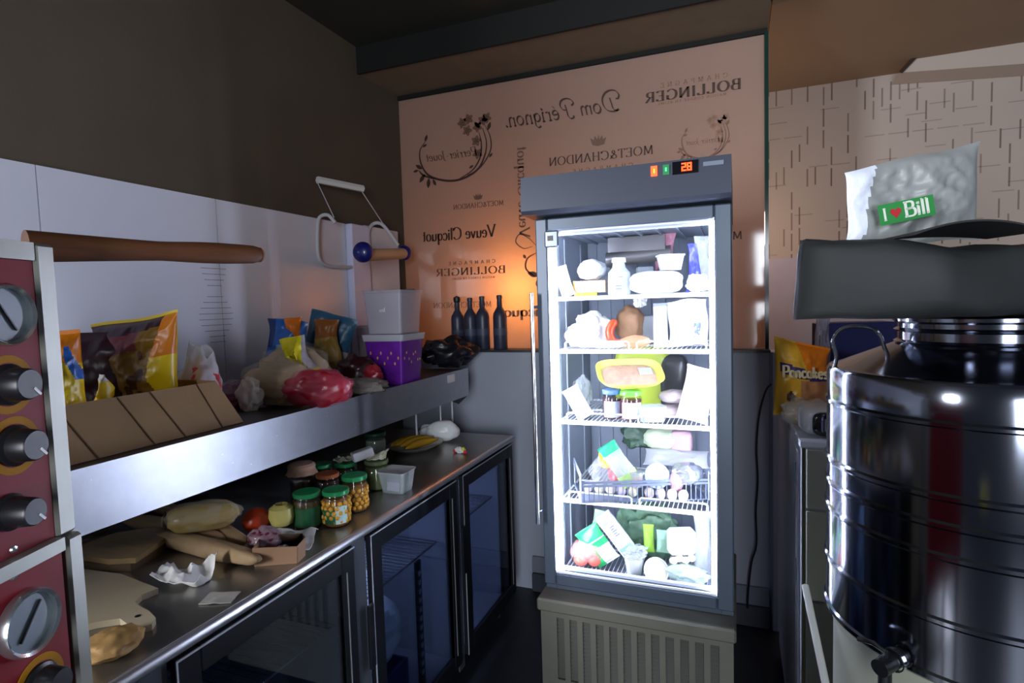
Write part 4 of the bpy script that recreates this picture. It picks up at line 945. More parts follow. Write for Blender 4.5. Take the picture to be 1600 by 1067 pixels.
for k in range(n + 1):
    a = R(12 + 52 * k / n) - math.pi / 2
    for zz in (.012, .066): vs.append((jr * 1.02 * math.cos(a), jr * 1.02 * math.sin(a), zz))
g.add(vs, [(2*k, 2*k+2, 2*k+3, 2*k+1) for k in range(n)]); mk('label', g, m_plabel, j, label='pale blue green label')
jar(556, 796, jr, .116, m_greenlid, mat('orange_brine', '#8a5a22', .5), 'green lidded jar full of chickpeas with no label, rightmost of the front jars', beads=True)
jar(514, 784, jr * .95, .100, mat('copper_lid', '#b0623e', .35, metal=.3), mat('dark_jam', '#3a2418', .4), 'jar with a copper orange lid in the middle of the jar group')
jar(505, 766, jr * .9, .100, m_greenlid, mat('olive_dark', '#2f3a24', .5), 'green lidded jar behind, next to the cloth topped jar')
jar(542, 764, jr * .95, .100, m_greenlid, mat('olive_dark', '#2f3a24', .5), 'green lidded jar behind, nearest the olive jars')
j = jar(474, 782, jr, .112, mat('jam_red', '#701c20', .4), mat('dark_jam', '#3a2418', .4), 'dark jar topped with a crinkled beige paper cap')
mk('paper_cap', G().lathe([(0, .132), (.038, .131), (.046, .124), (.044, .112), (.048, .102), (.052, .096)], 40, wob=lambda a, z: 1 + (.07 * math.sin(a * 11) if z < .1 else 0)), mat('beige_crepe', '#b8957c', .8, bump=.3), j, label='beige crinkled paper cap')
m_olive = mat('olive_brine', '#6d7a52', .4, var=.2, vscale=30); m_creamlid = mat('cream_foil', '#c9cbb0', .4, bump=.6, bscale=30)
jar(545, 748, .036, .092, mat('dim_green_lid', '#7c8a60', .4, var=.2), m_olive, 'squat jar of olives with pale lumps heaped on its lid, behind the chickpea jars')
crump_sheet('foil_cover', 541, 722, ZC + .093, .075, .055, .020, m_creamlid, 'crumpled cream foil lying on the left olive jar', 21, cat='foil')
j = jar(590, 762, .044, .105, mat('olive_lid', '#5f6a4a', .4, var=.2), m_olive, 'larger olive jar with crumpled cream foil on top, left of the clear tub')
crump_sheet('foil_cover', 588, 716, ZC + .106, .085, .065, .022, m_creamlid, 'crumpled cream foil lying on the larger olive jar', 24, cat='foil')
q = onz(560, 708, ZC + .15); 
mk('carton', G().box((0, 0, .016), (.075, .035, .032), bev=.003), mat('carton_white', '#b9bcc2', .5, bump=.2), M=T(*onz(568, 716, ZC + .115)) @ RZ(.9) @ RY(-.2), label='small white carton lying across the tops of the olive jars', cat='carton')
jar(588, 722, .045, .13, mat('dark_green_lid', '#1b4a34', .4), mat('pale_brine', '#a8b5a4', .35, var=.1), 'tall pale jar with a dark green lid at the back of the jar group')
q = cpt(622, 772); s = mpp(q)
tb = thing('deli_tub', 'clear square plastic tub with a white label near the counter edge', 'tub', place(q + Vector((-.025, .035, 0)), YAW - .35))
mk('body', rbox(.085, .105, .075, .095, 0, .072, wall=.002), film('tub_film', '#c4ced2', .45, .1), tb); mk('contents', rbox(.072, .080, .062, .070, .004, .042), mat('pale_food', '#9aa393', .5, bump=.6, var=.2), tb)
mk('rim', rbox(.108, .112, .098, .102, .0722, .077, wall=.004), film('tub_film2', '#d8e0e4', .6, .1), tb); mk('label', G().box((.012, -.0475, .038), (.05, .001, .058), M=RX(R(-6))), mat('label_lilac', '#b7bccd', .4), tb)
# white dish of bananas-like yellow fruit
q = onz(655, 703, ZC); 
ds = thing('serving_dish', 'white shallow dish holding yellow fruit toward the far end of the counter', 'dish', T(q.x - .02, q.y, ZC) @ RZ(1.3))
mk('dish', G().lathe([(0, 0), (.06, 0), (.115, .026), (.122, .030), (.112, .026), (.058, .005), (0, .004)], 40, M=SC(1.15, .95, 1)), mat('dish_white', '#c9ccc8', .3), ds)
for k, (a, lab) in enumerate(((-.05, 'yellow banana on the dish, nearest the wall'), (-.017, 'yellow banana on the dish, second from the wall'), (.017, 'yellow banana on the dish, second from the aisle'), (.05, 'yellow banana on the dish, nearest the aisle'))):
    g = G(); pts = [(-.10 + .2 * i / 10, .02 * math.sin(math.pi * i / 10), .0) for i in range(11)]
    g.tube(pts, [.004, .009, .015, .017, .018, .018, .018, .017, .014, .008, .004], 10)
    mk('banana', g, mat('banana_yellow', '#c79a28', .5, var=.1), M=T(q.x - .02, q.y, ZC + .044 - abs(a) * .2) @ RZ(1.3) @ T(0, a * .95, 0), label=lab, cat='banana', group='bananas on the white dish', angle=80)
plastic('white_bag', 693, 690, ZC, 50, 34, .09, m_plast, 'round white plastic bag at the far end of the counter', seed=91, amp=.10, freq=1.8)
plastic('white_bag', 672, 690, ZC, 34, 26, .07, m_milky, 'translucent twisted bag just left of the round white one', seed=93, amp=.3)
t = thing('sweet_wrapper', 'small white packet with red ends on the bare far worktop', 'packet', place(cpt(719, 708), YAW - .5))
mk('wrapper', G().blob(.026, .012, .014, 95, .2, 3), m_paperw, t)
for sx in (-1, 1): mk('end', G().blob(.008, .010, .008, 96, .2, 3, M=T(sx * .026, 0, 0)), mat('wrapper_red', '#d83050', .4), t, label='red wrapper end')
mk('print', G().blob(.008, .009, .009, 97, .1, 3, M=T(.018, -.002, .012)), mat('wrapper_lime', '#d6e040', .4), t, label='lime yellow wrapper print')
# slim clear glasses and chrome rods below the shelf end
for k, (px, py, h, lab) in enumerate(((652, 672, .085, 'slim clear glass tube standing behind the dish'), (708, 655, .105, 'thin white rod standing upright under the shelf end'))):
    q = onz(px, py + 26, ZC); q.y = min(q.y, 2.55)
    mk('rod', G().tube([(0, 0, 0), (0, 0, h + .09)], .0045, 10), m_wpl, M=T(q.x, q.y, ZC), label=lab, cat='rod')
q = onz(690, 690, ZC); q.y = min(q.y, 2.55); mk('bent_rod', G().tube([(0, 0, 0), (0, 0, .185), (-.05, -.05, .190)], .004, 8), m_wpl, M=T(q.x, q.y, ZC), label='thin bent grey rod under the shelf end left of the upright one', cat='rod')

# ------------------------------------------------------------------ food in the display fridge
def F(px, y, z): p = ony(px, 470, y); return Vector((p.x, y, z))
def fsz(wpx, y=1.98): return wpx * .00218 * (y / 1.98)
FR_Y = 0.0
def fb_blob(name, px, y, zi, wpx, hpx, dm, m, label, cat, seed=1, amp=.14, freq=2.6, inner=None, dz=0, tuft=0, tilt=None, e=2.2, paint=None, rz=0.0, group=None):
    p = F(px, y, ZS[zi] + .0015 + dz); M = place(p, rz, tilt); a, b, c_ = fsz(wpx, y) / 2, dm / 2, fsz(hpx, y) / 2
    if inner is None: return mk(name, G().blob(a, b, c_, seed, amp, freq, tuft=tuft, e=e, paint=paint), m, M=M, label=label, cat=cat, group=group, angle=60)
    t = thing(name, label, cat, M, group)
    mk(inner[0], G().blob(a * .8, b * .8, c_ * .78, seed + 1, .08, 2, M=T(0, 0, .002)), inner[1], t, angle=60)
    mk('wrapping', G().blob(a, b, c_, seed, amp, freq, tuft=tuft), m, t, angle=60); return t
def fb_pouch(name, px, y, zi, wpx, hpx, tm, mats, label, cat, seed=1, paint=None, dz=0, ang=0, back=0, rz=0.0, **k):
    p = F(px, y, ZS[zi] + .0015 + dz); return mk(name, G().pouch(fsz(wpx, y), fsz(hpx, y), tm, seed=seed, paint=paint, **k), mats, M=place(p, rz) @ RY(R(ang)) @ RX(R(back)), label=label, cat=cat, angle=50)
m_foodw = mat('pack_white', '#e6e8ea', .4, bump=.4, bscale=30); m_fgrey = mat('pack_grey', '#aab2b8', .4, bump=.4)
# top shelf
fb_pouch('packet', 888, 1.93, 0, 24, 50, .02, m_foodw, 'white packet leaning at the left end of the top fridge shelf', 'packet', 101, ang=-16)
t = thing('cheese', 'orange rinded wedge of cheese in film on the top fridge shelf', 'cheese', place(F(924, 1.98, ZS[0] + .0125), .1)); mk('wedge', G().prism([(-.052, -.03), (.052, -.03), (.052, .035), (-.03, .035)], .040), mat('cheese_tan', '#d8b48c', .45), t); mk('rind', G().bb(-.058, -.0525, -.031, .02, 0, .041), mat('rind_orange', '#e8a040', .45), t)
mk('packet', G().box((0, 0, .005), (.075, .05, .010), bev=.002), mat('yellow_pack', '#f0e040', .4), M=place(F(915, 1.955, ZS[0] + .001)), label='thin yellow and white packet under the cheese wedge', cat='packet')
fb_blob('white_bundle', 925, 1.99, 0, 46, 32, .09, m_plast, 'crumpled white plastic bundle on top of the cheese wedge', 'bag', 103, dz=.054, amp=.12)
p = F(968, 1.96, ZS[0] + .001); t = thing('measuring_bottle', 'clear plastic bottle with printed measure lines on the top fridge shelf', 'bottle', place(p)); mk('body', G().lathe([(0, 0), (.036, 0), (.038, .006), (.037, .075), (.022, .092), (.020, .108)], 28), film('bottle_clear', '#d8e2ee', .65, .1), t); mk('cap', G().lathe([(0, .125), (.023, .124), (.024, .109), (.0, .1085)], 24), m_foodw, t)
mk('measure_mark', G().bb(-.02, .0, -.0395, -.038, .028, .031).bb(-.02, .0, -.0395, -.038, .018, .021).bb(-.012, .004, -.0395, -.038, .058, .0605), mat('mark_blue', '#7078b0', .5), t)
fb_blob('bread_pack', 1026, 1.955, 0, 78, 34, .10, m_foodw, 'large rounded white pack lying in the middle of the top fridge shelf', 'packet', 105, e=3.2, amp=.05)
p = F(1048, 1.99, ZS[0] + .077); t = thing('yoghurt_tub', 'white tub with a flat lid standing on the large white pack', 'tub', place(p)); mk('body', rbox(.062, .078, .055, .07, 0, .045), m_foodw, t); mk('lid', rbox(.084, .084, .076, .076, .0455, .051), mat('lid_pale', '#d4d8e6', .4), t)
mk('small_carton', G().box((0, 0, .05), (.055, .04, .10), bev=.003), m_fgrey, M=place(F(1008, 2.14, ZS[0] + .001)), label='small pale grey carton behind the white pack on the top shelf', cat='carton')
m_bluef = mat('blue_bag', '#4448e8', .3, bump=.4)
fb_pouch('blue_bag', 1079, 1.97, 0, 26, 62, .035, m_bluef, 'bright blue twisted plastic bag on the top fridge shelf', 'bag', 107, dz=.012, crump=.016, taper=.35, ang=5)
fb_blob('crumpled_bag', 1090, 1.94, 0, 32, 26, .07, m_plast, 'crumpled white bag in the right corner of the top fridge shelf', 'bag', 108, amp=.3)
fb_pouch('clear_bag', 1098, 2.02, 0, 22, 84, .03, film('clear_film', '#dfe6ea', .35), 'tall clear bag against the right wall of the top shelf', 'bag', 109)
fb_pouch('pink_bag', 1040, 2.20, 0, 34, 68, .03, mat('rose_film', '#f0a8bc', .3, alpha=.75, bump=.5), 'pink twisted plastic bag rising behind the white tub', 'bag', 110, crump=.02, dz=.055)
# second shelf
fb_blob('white_bag', 925, 2.02, 1, 52, 54, .10, m_plast, 'upper crumpled white bag at the left of the second fridge shelf', 'bag', 111, amp=.2)
fb_blob('white_bag', 908, 1.945, 1, 54, 40, .085, mat('cream_plastic', '#eceae4', .35, bump=.5), 'front white bag lying at the left of the second fridge shelf', 'bag', 112, amp=.2)
fb_blob('flat_bag', 945, 1.925, 1, 66, 12, .05, m_milky, 'flat milky bag spread along the front of the second fridge shelf', 'bag', 113, amp=.2)
g = G(); g.tube([(.03 * math.cos(a) * 1.0, .0, .042 + .034 * math.sin(a)) for a in [R(100 + 15 * i) for i in range(13)]], [.006] + [.013] * 11 + [.006], 14)
mk('sausage', g, mat('sausage_red', '#b8431c', .3, bump=.3), M=place(F(968, 1.96, ZS[1] + .004)) @ RX(-.2) @ SC(1.15, 1.15, 1.15), label='curved red sausage on the second fridge shelf', cat='sausage', angle=80)
t = fb_blob('orange_pack', 992, 1.945, 1, 48, 20, .07, film('orange_film', '#f0b890', .5), 'orange fish pack lying in front of the curved sausage', 'packet', 115, inner=('fillet', mat('salmon', '#ee7a34', .4, bump=.4)), e=2.8, amp=.06)
fb_blob('potato_bag', 984, 2.16, 1, 44, 58, .10, mat('brown_paper', '#a87f5e', .6, bump=.4), 'brown lumpy paper bag behind the sausage on the second shelf', 'bag', 116, amp=.1)
fb_pouch('yoghurt_bottle', 1032, 1.955, 1, 24, 68, .04, [m_foodw, mat('pale_blue_cap', '#8f96d8', .4)], 'tall white bottle shaped pack with a pale blue top on the second shelf', 'bottle', 117, paint=lambda u, v, s: 1 if v > .93 else 0, crump=.003, seam=.03)
t = thing('shopping_bag', 'large white shopping bag with a blue print at the right of the second shelf', 'bag', place(F(1074, 1.965, ZS[1] + .002)))
def bagp(u, v, s): return 1 if (s < 0 and abs(u - .35) < .22 and .18 < v < .52 and (noise.noise(Vector((u * 9, v * 14, 3))) > -.12 or v > .44)) else 0
mk('bag', G().pouch(fsz(62), fsz(70), .07, seed=118, crump=.012, n=40, paint=bagp), [m_plast, mat('blue_print', '#5a66b8', .5)], t, angle=50)
mk('white_cloth', G().blob(.022, .015, .022, 119, .4, 4), m_foodw, M=place(F(1000, 2.06, ZS[1] + .135)), label='small white frilly paper hanging below the top shelf', cat='paper')
mk('grey_box', G().box((0, 0, .05), (.09, .06, .10), bev=.003), m_fgrey, M=place(F(1018, 2.2, ZS[1] + .001)), label='grey carton standing at the back of the second shelf', cat='carton')
# third shelf
jz = ZS[2] + .001
def fjar(px, y, r, h, capm, contm, labm, label, z=None):
    p = F(px, y, z or jz); j = thing('jam_jar', label, 'jar', place(p)); mk('glass', G().lathe([(0, 0), (r * .93, 0), (r, .005), (r, h * .72), (r * .85, h * .84)], 28), m_glass, j)
    mk('contents', G().lathe([(0, .002), (r * .9, .003), (r * .92, h * .68), (0, h * .7)], 24), contm, j); mk('cap', G().lathe([(0, h), (r * .9, h * .99), (r * .97, h * .96), (r * .97, h * .85), (0, h * .845)], 28), capm, j)
    g = G(); vs = []
    for k in range(15):
        a = R(-60 + 110 * k / 14) - math.pi / 2
        for zz in (.08 * h, .62 * h): vs.append((r * 1.015 * math.cos(a), r * 1.015 * math.sin(a), zz))
    g.add(vs, [(2*k, 2*k+2, 2*k+3, 2*k+1) for k in range(14)]); mk('label', g, labm, j); return j
fjar(953, 1.955, .033, .102, mat('blue_cap', '#5f7fd0', .3), mat('plum_jam', '#5a2838', .3), mat('lab_blue', '#c6cfe6', .4, var=.15, vscale=60), 'jam jar with a blue cap on the third fridge shelf')
fjar(983, 1.95, .038, .100, mat('bright_green_cap', '#6bdc4a', .3), mat('cherry_jam', '#6a2036', .3), mat('lab_white', '#e2e6ee', .4, var=.15, vscale=60), 'jam jar with a bright green cap beside the blue capped one')
t = thing('meat_tray', 'yellow foam tray of minced meat balanced on top of the jam jars', 'tray', place(F(981, 2.00, jz + .140)) @ RX(R(30)))
mk('tray', G().lathe([(0, 0), (.85, 0), (1, .022), (1.03, .022), (.90, .004), (0, .004)], 44, M=SC(.112, .075, 1.0), wob=lambda a, z: 1 / max(abs(math.cos(a)) ** 4 + abs(math.sin(a)) ** 4, .01) ** .25 * 1.0), mat('tray_yellow', '#d9e06a', .45), t)
mk('meat', G().lathe([(0, .010), (.70, .009), (.82, .006), (.83, .0045), (0, .0045)], 36, M=SC(.112, .075, 1.0), wob=lambda a, z: 1 / max(abs(math.cos(a)) ** 4 + abs(math.sin(a)) ** 4, .01) ** .25), mat('mince', '#c9a48c', .6, bump=.8, bscale=80, var=.15, vscale=40), t)
mk('price_label', G().box((.058, .012, .0125), (.046, .04, .0008)), mat('label_grey', '#c9ced8', .4), t)
fb_blob('green_tub', 1003, 2.16, 2, 88, 100, .10, mat('lime_plastic', '#a8b83c', .4), 'lime green tub behind the yellow meat tray', 'tub', 123, e=4, amp=.0)
fb_pouch('white_carton', 912, 1.94, 2, 30, 56, .02, m_fgrey, 'pale grey card pack leaning left of the jam jars', 'packet', 124, ang=-30, crump=.002)
fb_blob('clear_bag', 906, 2.03, 2, 30, 60, .09, m_film, 'clear bag at the far left of the third fridge shelf', 'bag', 125, amp=.2)
p = F(1015, 1.94, jz); t = thing('clear_box', 'low clear plastic box in front of the third shelf centre', 'box', place(p)); mk('body', rbox(.075, .085, .06, .07, 0, .045, wall=.002), film('box_film', '#e4ecf4', .5), t); mk('lid', rbox(.088, .088, .073, .073, .0453, .051), film('box_film', '#e4ecf4', .5), t)
for k, (dz, lab) in enumerate(((0, 'lower of two greyish pink rounds of meat in film on the third shelf'), (.050, 'upper of two greyish pink rounds of meat in film on the third shelf'))):
    fb_blob('meat_pack', 1050 + k * 4, 2.00, 2, 54, 22, .085, film('meat_film', '#e0d4d8', .4), lab, 'meat pack', 126 + k, inner=('meat', mat('grey_pink_meat', '#b89a94', .5, bump=.5)), dz=dz, amp=.06)
fb_pouch('paper_bag', 1077, 1.95, 2, 48, 84, .05, [mat('cream_bag', '#f2ecdc', .45, bump=.4), mat('print_grey', '#98a0b8', .5)], 'tall cream paper bag leaning at the right of the third shelf', 'bag', 129, ang=14, crump=.01, paint=lambda u, v, s: 1 if (s < 0 and abs(u) < .25 and (.74 < v < .77 or .66 < v < .70)) else 0, n=36)
fb_blob('dark_jar', 1052, 2.15, 2, 44, 86, .09, mat('dark_pickle', '#3a3a3c', .25), 'dark jar at the back right of the third shelf', 'jar', 130, e=4, amp=0)
# fourth shelf with plastic basket
bk = thing('fridge_basket', 'grey plastic basket drawer on the fourth fridge shelf', 'basket', place(F(995, 2.0, ZS[3] + .002)))
m_bas = mat('basket_grey', '#6c7688', .35)
g = G(); w2 = .215; 
for (zz) in (.066, .055): g.bb(-w2, w2, -.078, -.074, zz, zz + .008)
mk('front_rail', g, m_bas, bk)
g = G()
for i in range(26): x = -w2 + .01 + i * (2 * w2 - .02) / 25; g.bb(x - .0015, x + .0015, -.0775, -.0745, .002, .056)
mk('front_bars', g, m_bas, bk)
for sx in (-1, 1):
    g = G(); g.bb(sx * w2 - .002, sx * w2 + .002, -.08, .14, .0, .010); g.bb(sx * w2 - .002, sx * w2 + .002, -.08, .14, .085, .10); g.bb(sx * w2 - .002, sx * w2 + .002, -.08, -.055, .0101, .0849); g.bb(sx * w2 - .002, sx * w2 + .002, .12, .14, .0101, .0849)
    mk('side', g, mat('basket_clear', '#a9b4c8', .3), bk)
mk('base', G().bb(-w2, w2, -.073, .14, 0, .003), m_bas, bk)
p = F(938, 1.96, ZS[3] + .008); t = thing('pepper_bag', 'clear bag of one yellow and one red pepper in the basket', 'bag', place(p + Vector((0, -.012, .012))) @ RY(R(28)) @ SC(1.2, 1, 1.25))
mk('pepper', G().blob(.030, .03, .032, 131, .12, 1.6, M=T(-.030, 0, .058)), mat('pepper_yellow', '#f0b018', .25), t, label='yellow pepper'); mk('pepper', G().blob(.034, .03, .034, 132, .12, 1.6, M=T(.018, 0, .034)), mat('pepper_red', '#c8323a', .25), t, label='red pepper'); mk('wrapping', G().blob(.064, .036, .056, 133, .12, 2.4), film('thin_film', '#dfe6ea', .16, .08), t)
t = thing('salad_bag', 'long clear bag of lettuce with a green header slanting out of the basket', 'bag', place(F(985, 1.955, ZS[3] + .055)) @ RY(R(-34)))
mk('bag', G().pouch(.072, .165, .035, seed=134, crump=.005, n=34, paint=lambda u, v, s: 0 if v > .80 else (1 if v > .70 else (3 if v > .30 else 2))), [mat('emerald_header', '#2fa878', .35), mat('mint_band', '#9fe0c4', .35), mat('lettuce', '#a6c878', .5, bump=.8, bscale=60, var=.3, vscale=30), film('green_clear', '#c8e0d0', .55)], t, angle=50)
p = F(990, 1.955, ZS[3] + .045); t = thing('snack_pot', 'small clear pot with orange carrot sticks in the basket', 'pot', place(p)); mk('body', G().lathe([(0, 0), (.020, 0), (.024, .045)], 24), film('clear_film', '#dfe6ea', .35), t); mk('contents', G().lathe([(0, .002), (.019, .002), (.021, .030), (0, .032)], 20), mat('carrot', '#d8825a', .5, var=.2), t); mk('lid', G().lathe([(0, .0455), (.028, .0455), (.028, .052), (0, .052)], 24), mat('silver_lid', '#c8ccd4', .2, metal=.6), t)
t = thing('cheese_tub', 'round tub with a pale blue ringed lid standing on edge in the basket', 'tub', place(F(1024, 1.955, ZS[3] + .045)) @ RX(R(70)))
mk('body', G().lathe([(0, -.022), (.036, -.022), (.040, 0)], 32, M=T(0, .04, 0)), m_foodw, t); mk('lid', G().lathe([(0, .003), (.030, .003), (.032, .006), (.042, .006), (.043, 0), (0, 0)], 36, M=T(0, .04, .0005)), mat('pale_blue_lid', '#a8bce8', .35), t); mk('print', G().lathe([(0, 0), (.022, 0), (.022, .001), (0, .001)], 28, M=T(0, .04, .0036)), m_foodw, t)
fb_blob('foil_parcel', 1070, 2.0, 3, 46, 34, .08, mat('foil', '#d8dce4', .18, metal=.8, bump=1.0, bscale=40), 'shiny foil parcel in the right of the basket', 'parcel', 137, dz=.05, amp=.12)
fb_pouch('grey_film_sheet', 1052, 2.03, 3, 100, 34, .02, mat('grey_film', '#c2c4ca', .25, alpha=.85, bump=.4), 'grey clear film sheet draped over the back of the basket', 'film', 138, dz=.10, back=-55)
fb_blob('pink_cloth', 1052, 1.98, 3, 20, 30, .05, mat('dusty_rose', '#c48ca0', .5), 'dusty pink packet beside the foil parcel', 'packet', 139, dz=.03)
random.seed(11)
for k in range(9):
    fb_blob('small_packet', 912 + k * 18 + (8 if k > 4 else 0), 1.955, 3, 15, 18, .03, mat('pk_%d' % (k % 3), ('#c8b8d8', '#d8d0b0', '#e0d0c8')[k % 3], .4), ('%s small packet low in the basket, %s' % (('lilac', 'cream', 'pinkish')[k % 3], ('at its left end', 'second from its left end', 'under the pepper bag', 'under the salad bag', 'below the small pot', 'below the blue ringed lid', 'left of the foil parcel', 'under the foil parcel', 'at its right end')[k])), 'packet', 140 + k, dz=.006, amp=.1, group=None)
fb_blob('green_vegetable', 1000, 2.22, 3, 60, 44, .09, mat('dark_veg', '#3e5a48', .5, bump=.7, var=.3), 'dark green vegetable bundle at the back of the fourth shelf', 'vegetable', 150, dz=.11, amp=.3)
fb_blob('cabbage', 1030, 2.12, 3, 54, 34, .10, mat('pale_cabbage', '#c4d0b0', .5, bump=.4), 'pale green cabbage high at the back of the fourth shelf', 'cabbage', 151, dz=.135, amp=.08)
fb_blob('ham_pack', 1062, 2.12, 3, 34, 36, .06, mat('ham_pink', '#d0a8b4', .4), 'pale pink ham pack right of the cabbage', 'packet', 152, dz=.125, e=4, amp=.04)
# floor of the fridge
random.seed(9)
t = thing('tomato_bag', 'clear bag of pale red tomatoes at the bottom left of the fridge', 'bag', place(F(913, 1.965, ZS[4] + .002)))
for k, (x, y, z) in enumerate(((-.035, -.02, .004), (.012, -.022, .002), (.045, -.01, .004), (-.02, .0, .042), (.022, .0, .040), (.0, -.015, .02))):
    mk('tomato', G().blob(.026, .026, .024, k, .05, 1.4, M=T(x, y, z)), mat('pale_tomato', '#ee6a58', .3), t, angle=80)
mk('wrapping', G().blob(.072, .048, .048, 160, .10, 2.4), film('rosy_film', '#f8b8b0', .35), t)
fb_pouch('green_pack', 945, 1.95, 4, 44, 66, .03, [mat('vivid_green', '#1fae58', .35), m_foodw], 'green and white packet lying slanted above the tomatoes', 'packet', 161, ang=-38, dz=.024, paint=lambda u, v, s: 1 if (abs(v - .62) < .02 or (v < .45 and u > -.2)) else 0, n=36, crump=.003)
t = thing('milk_carton', 'white carton with a blue patch tilted across the bottom of the fridge', 'carton', place(F(978, 1.975, ZS[4] + .060)) @ RY(R(-35)))
mk('body', G().box((0, 0, .085), (.056, .045, .155), bev=.002), mat('carton_blueish', '#dfe5f2', .4), t)
mk('patch', G().bb(-.024, .024, -.0245, -.0228, .012, .040), mat('patch_blue', '#8fb0ea', .4), t); mk('spout', G().lathe([(0, 0), (.010, 0), (.010, .002), (0, .002)], 20, M=T(-.010, -.0228, .145) @ RX(R(90))), mat('spout_blue', '#a8b4dc', .4), t)
g = G(); 
for k in range(5): g.bb(-.006, .012 - (k % 2) * .006, -.0240, -.0228, .085 + k * .009, .088 + k * .009)
mk('print', g, mat('mark_blue', '#7078b0', .5), t)
fb_pouch('herb_pack', 915, 2.03, 4, 18, 72, .02, mat('sage_pack', '#9db49a', .4), 'slim sage green pack standing behind the tomato bag', 'packet', 163, ang=12, dz=.02)
p = F(984, 1.945, ZS[4] + .002); t = thing('crinkled_cup', 'crinkled clear wrapped cup beside the round white tub', 'cup', place(p)); mk('cup', G().lathe([(0, 0), (.026, 0), (.034, .055), (.035, .057)], 30, wob=lambda a, z: 1 + .03 * math.sin(a * 13)), m_milky, t); mk('contents', G().lathe([(0, .003), (.024, .003), (.030, .045), (0, .05)], 24), mat('cream_food', '#e6e2cc', .5, bump=.4), t); mk('wrapping', G().blob(.040, .036, .020, 164, .4, 3, M=T(.004, 0, .052)), m_film, t)
t = thing('soft_cheese_tub', 'round white tub of soft cheese tilted toward the door, front of the fridge floor', 'tub', place(F(1019, 1.925, ZS[4] + .030)) @ RX(R(58)))
mk('tub', G().lathe([(0, -.03), (.030, -.03), (.040, .006), (.042, .006), (.042, .002), (.036, -.004), (0, -.005)], 36), m_foodw, t); mk('contents', G().lathe([(0, .002), (.014, .004), (.026, .000), (.035, -.002), (.035, -.0035), (0, -.0035)], 32, wob=lambda a, z: 1 + .06 * math.sin(a * 3 + z * 900)), mat('soft_cheese', '#f2eccb', .45), t)
t = fb_blob('leaf_salad', 1008, 2.09, 4, 88, 88, .13, mat('leaf_green', '#6c8f72', .5, bump=1.0, bscale=40, var=.35, vscale=25), 'bunch of green leaves behind the cartons on the fridge floor', 'vegetable', 166, amp=.3, freq=3)
fb_pouch('lime_pack', 1008, 1.985, 4, 18, 46, .02, mat('lime_pack', '#9ed04a', .4), 'lime green packet upright in the middle of the fridge floor', 'packet', 167, dz=.062, crump=.004)
fb_pouch('sage_leaf', 1030, 1.985, 4, 20, 36, .015, mat('mint_leaf', '#a8d0b4', .4), 'pale mint leaf shaped packet right of the lime one', 'packet', 168, dz=.068, crump=.004)
t = thing('mushroom_box', 'white punnet of mushrooms standing upright on the fridge floor', 'punnet', place(F(1060, 1.955, ZS[4] + .045)))
mk('punnet', G().box((0, 0, .085), (.090, .05, .085), bev=.01), mat('punnet_white', '#e4e8f4', .35), t); mk('band', G().bb(-.028, .030, -.0265, -.0252, .096, .115), mat('band_blue', '#8c96d8', .4), t); mk('strip', G().bb(-.028, .030, -.0265, -.0252, .084, .092), mat('strip_green', '#9cc48c', .4), t)
for k in range(4): mk('mushroom', G().blob(.014, .012, .012, k, .04, 2, M=T(-.030 + k * .020, -.012, .012 + (k % 2) * .006)), mat('mushroom', '#dcd8b4', .5), t, angle=80)
fb_blob('clear_bag', 1070, 1.935, 4, 60, 26, .07, film('mint_film', '#c4dcd0', .5), 'crinkled clear bag at the bottom right of the fridge', 'bag', 170, amp=.3)
fb_pouch('clear_bag', 1094, 2.0, 4, 26, 100, .03, film('clear_film', '#dfe6ea', .35), 'tall clear bag beside the mushroom punnet', 'bag', 171)

# ------------------------------------------------------------------ right side: white cabinet and what stands on it
m_cab = mat('white_enamel', '#e6ecf8', .35, var=.04, vscale=3); m_cabf = mat('ivory_front', '#a9aa98', .4); m_seal = mat('dark_seal', '#4a4a2a', .5)
cx0, cx1, cy0, cy1, cz = .168, .80, 1.756, 2.66, 1.15
kb = thing('white_cabinet', 'tall white enamel cabinet against the half wall on the right', 'cabinet', T(.48, 2.2, 0)); ko = Vector((.48, 2.2, 0))
kk = lambda a, b, c_, d, e_, f, g=None, bev=0: (g or G()).bb(a - ko.x, b - ko.x, c_ - ko.y, d - ko.y, e_, f, 0, bev)
mk('body', kk(cx0, cx1, cy0, cy1, .05, cz - .02), m_cab, kb); mk('plinth', kk(cx0 + .02, cx1, cy0 + .02, cy1, 0, .049), m_dark, kb)
mk('top', kk(cx0 - .006, cx1, cy0 - .006, cy1, cz - .0195, cz, bev=.003), m_cab, kb); mk('seal', kk(cx0 + .001, cx0 + .008, cy0 - .008, cy0 - .001, .05, cz - .021), m_seal, kb)
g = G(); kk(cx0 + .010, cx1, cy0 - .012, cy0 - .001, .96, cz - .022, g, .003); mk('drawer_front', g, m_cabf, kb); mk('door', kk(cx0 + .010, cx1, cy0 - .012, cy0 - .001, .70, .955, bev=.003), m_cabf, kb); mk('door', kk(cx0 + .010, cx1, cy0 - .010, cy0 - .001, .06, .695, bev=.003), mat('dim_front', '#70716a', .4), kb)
g = kk(cx0 - .004, cx0 - .0005, cy0 + .06, cy1, .20, 1.10); mk('side_panel', g, m_cab, kb)
for z in (.99, .70): mk('hinge', kk(cx0 - .008, cx0 - .0042, cy0 + .10, cy0 + .112, z, z + .07), mat('hinge_grey', '#7f8a9c', .4), kb)
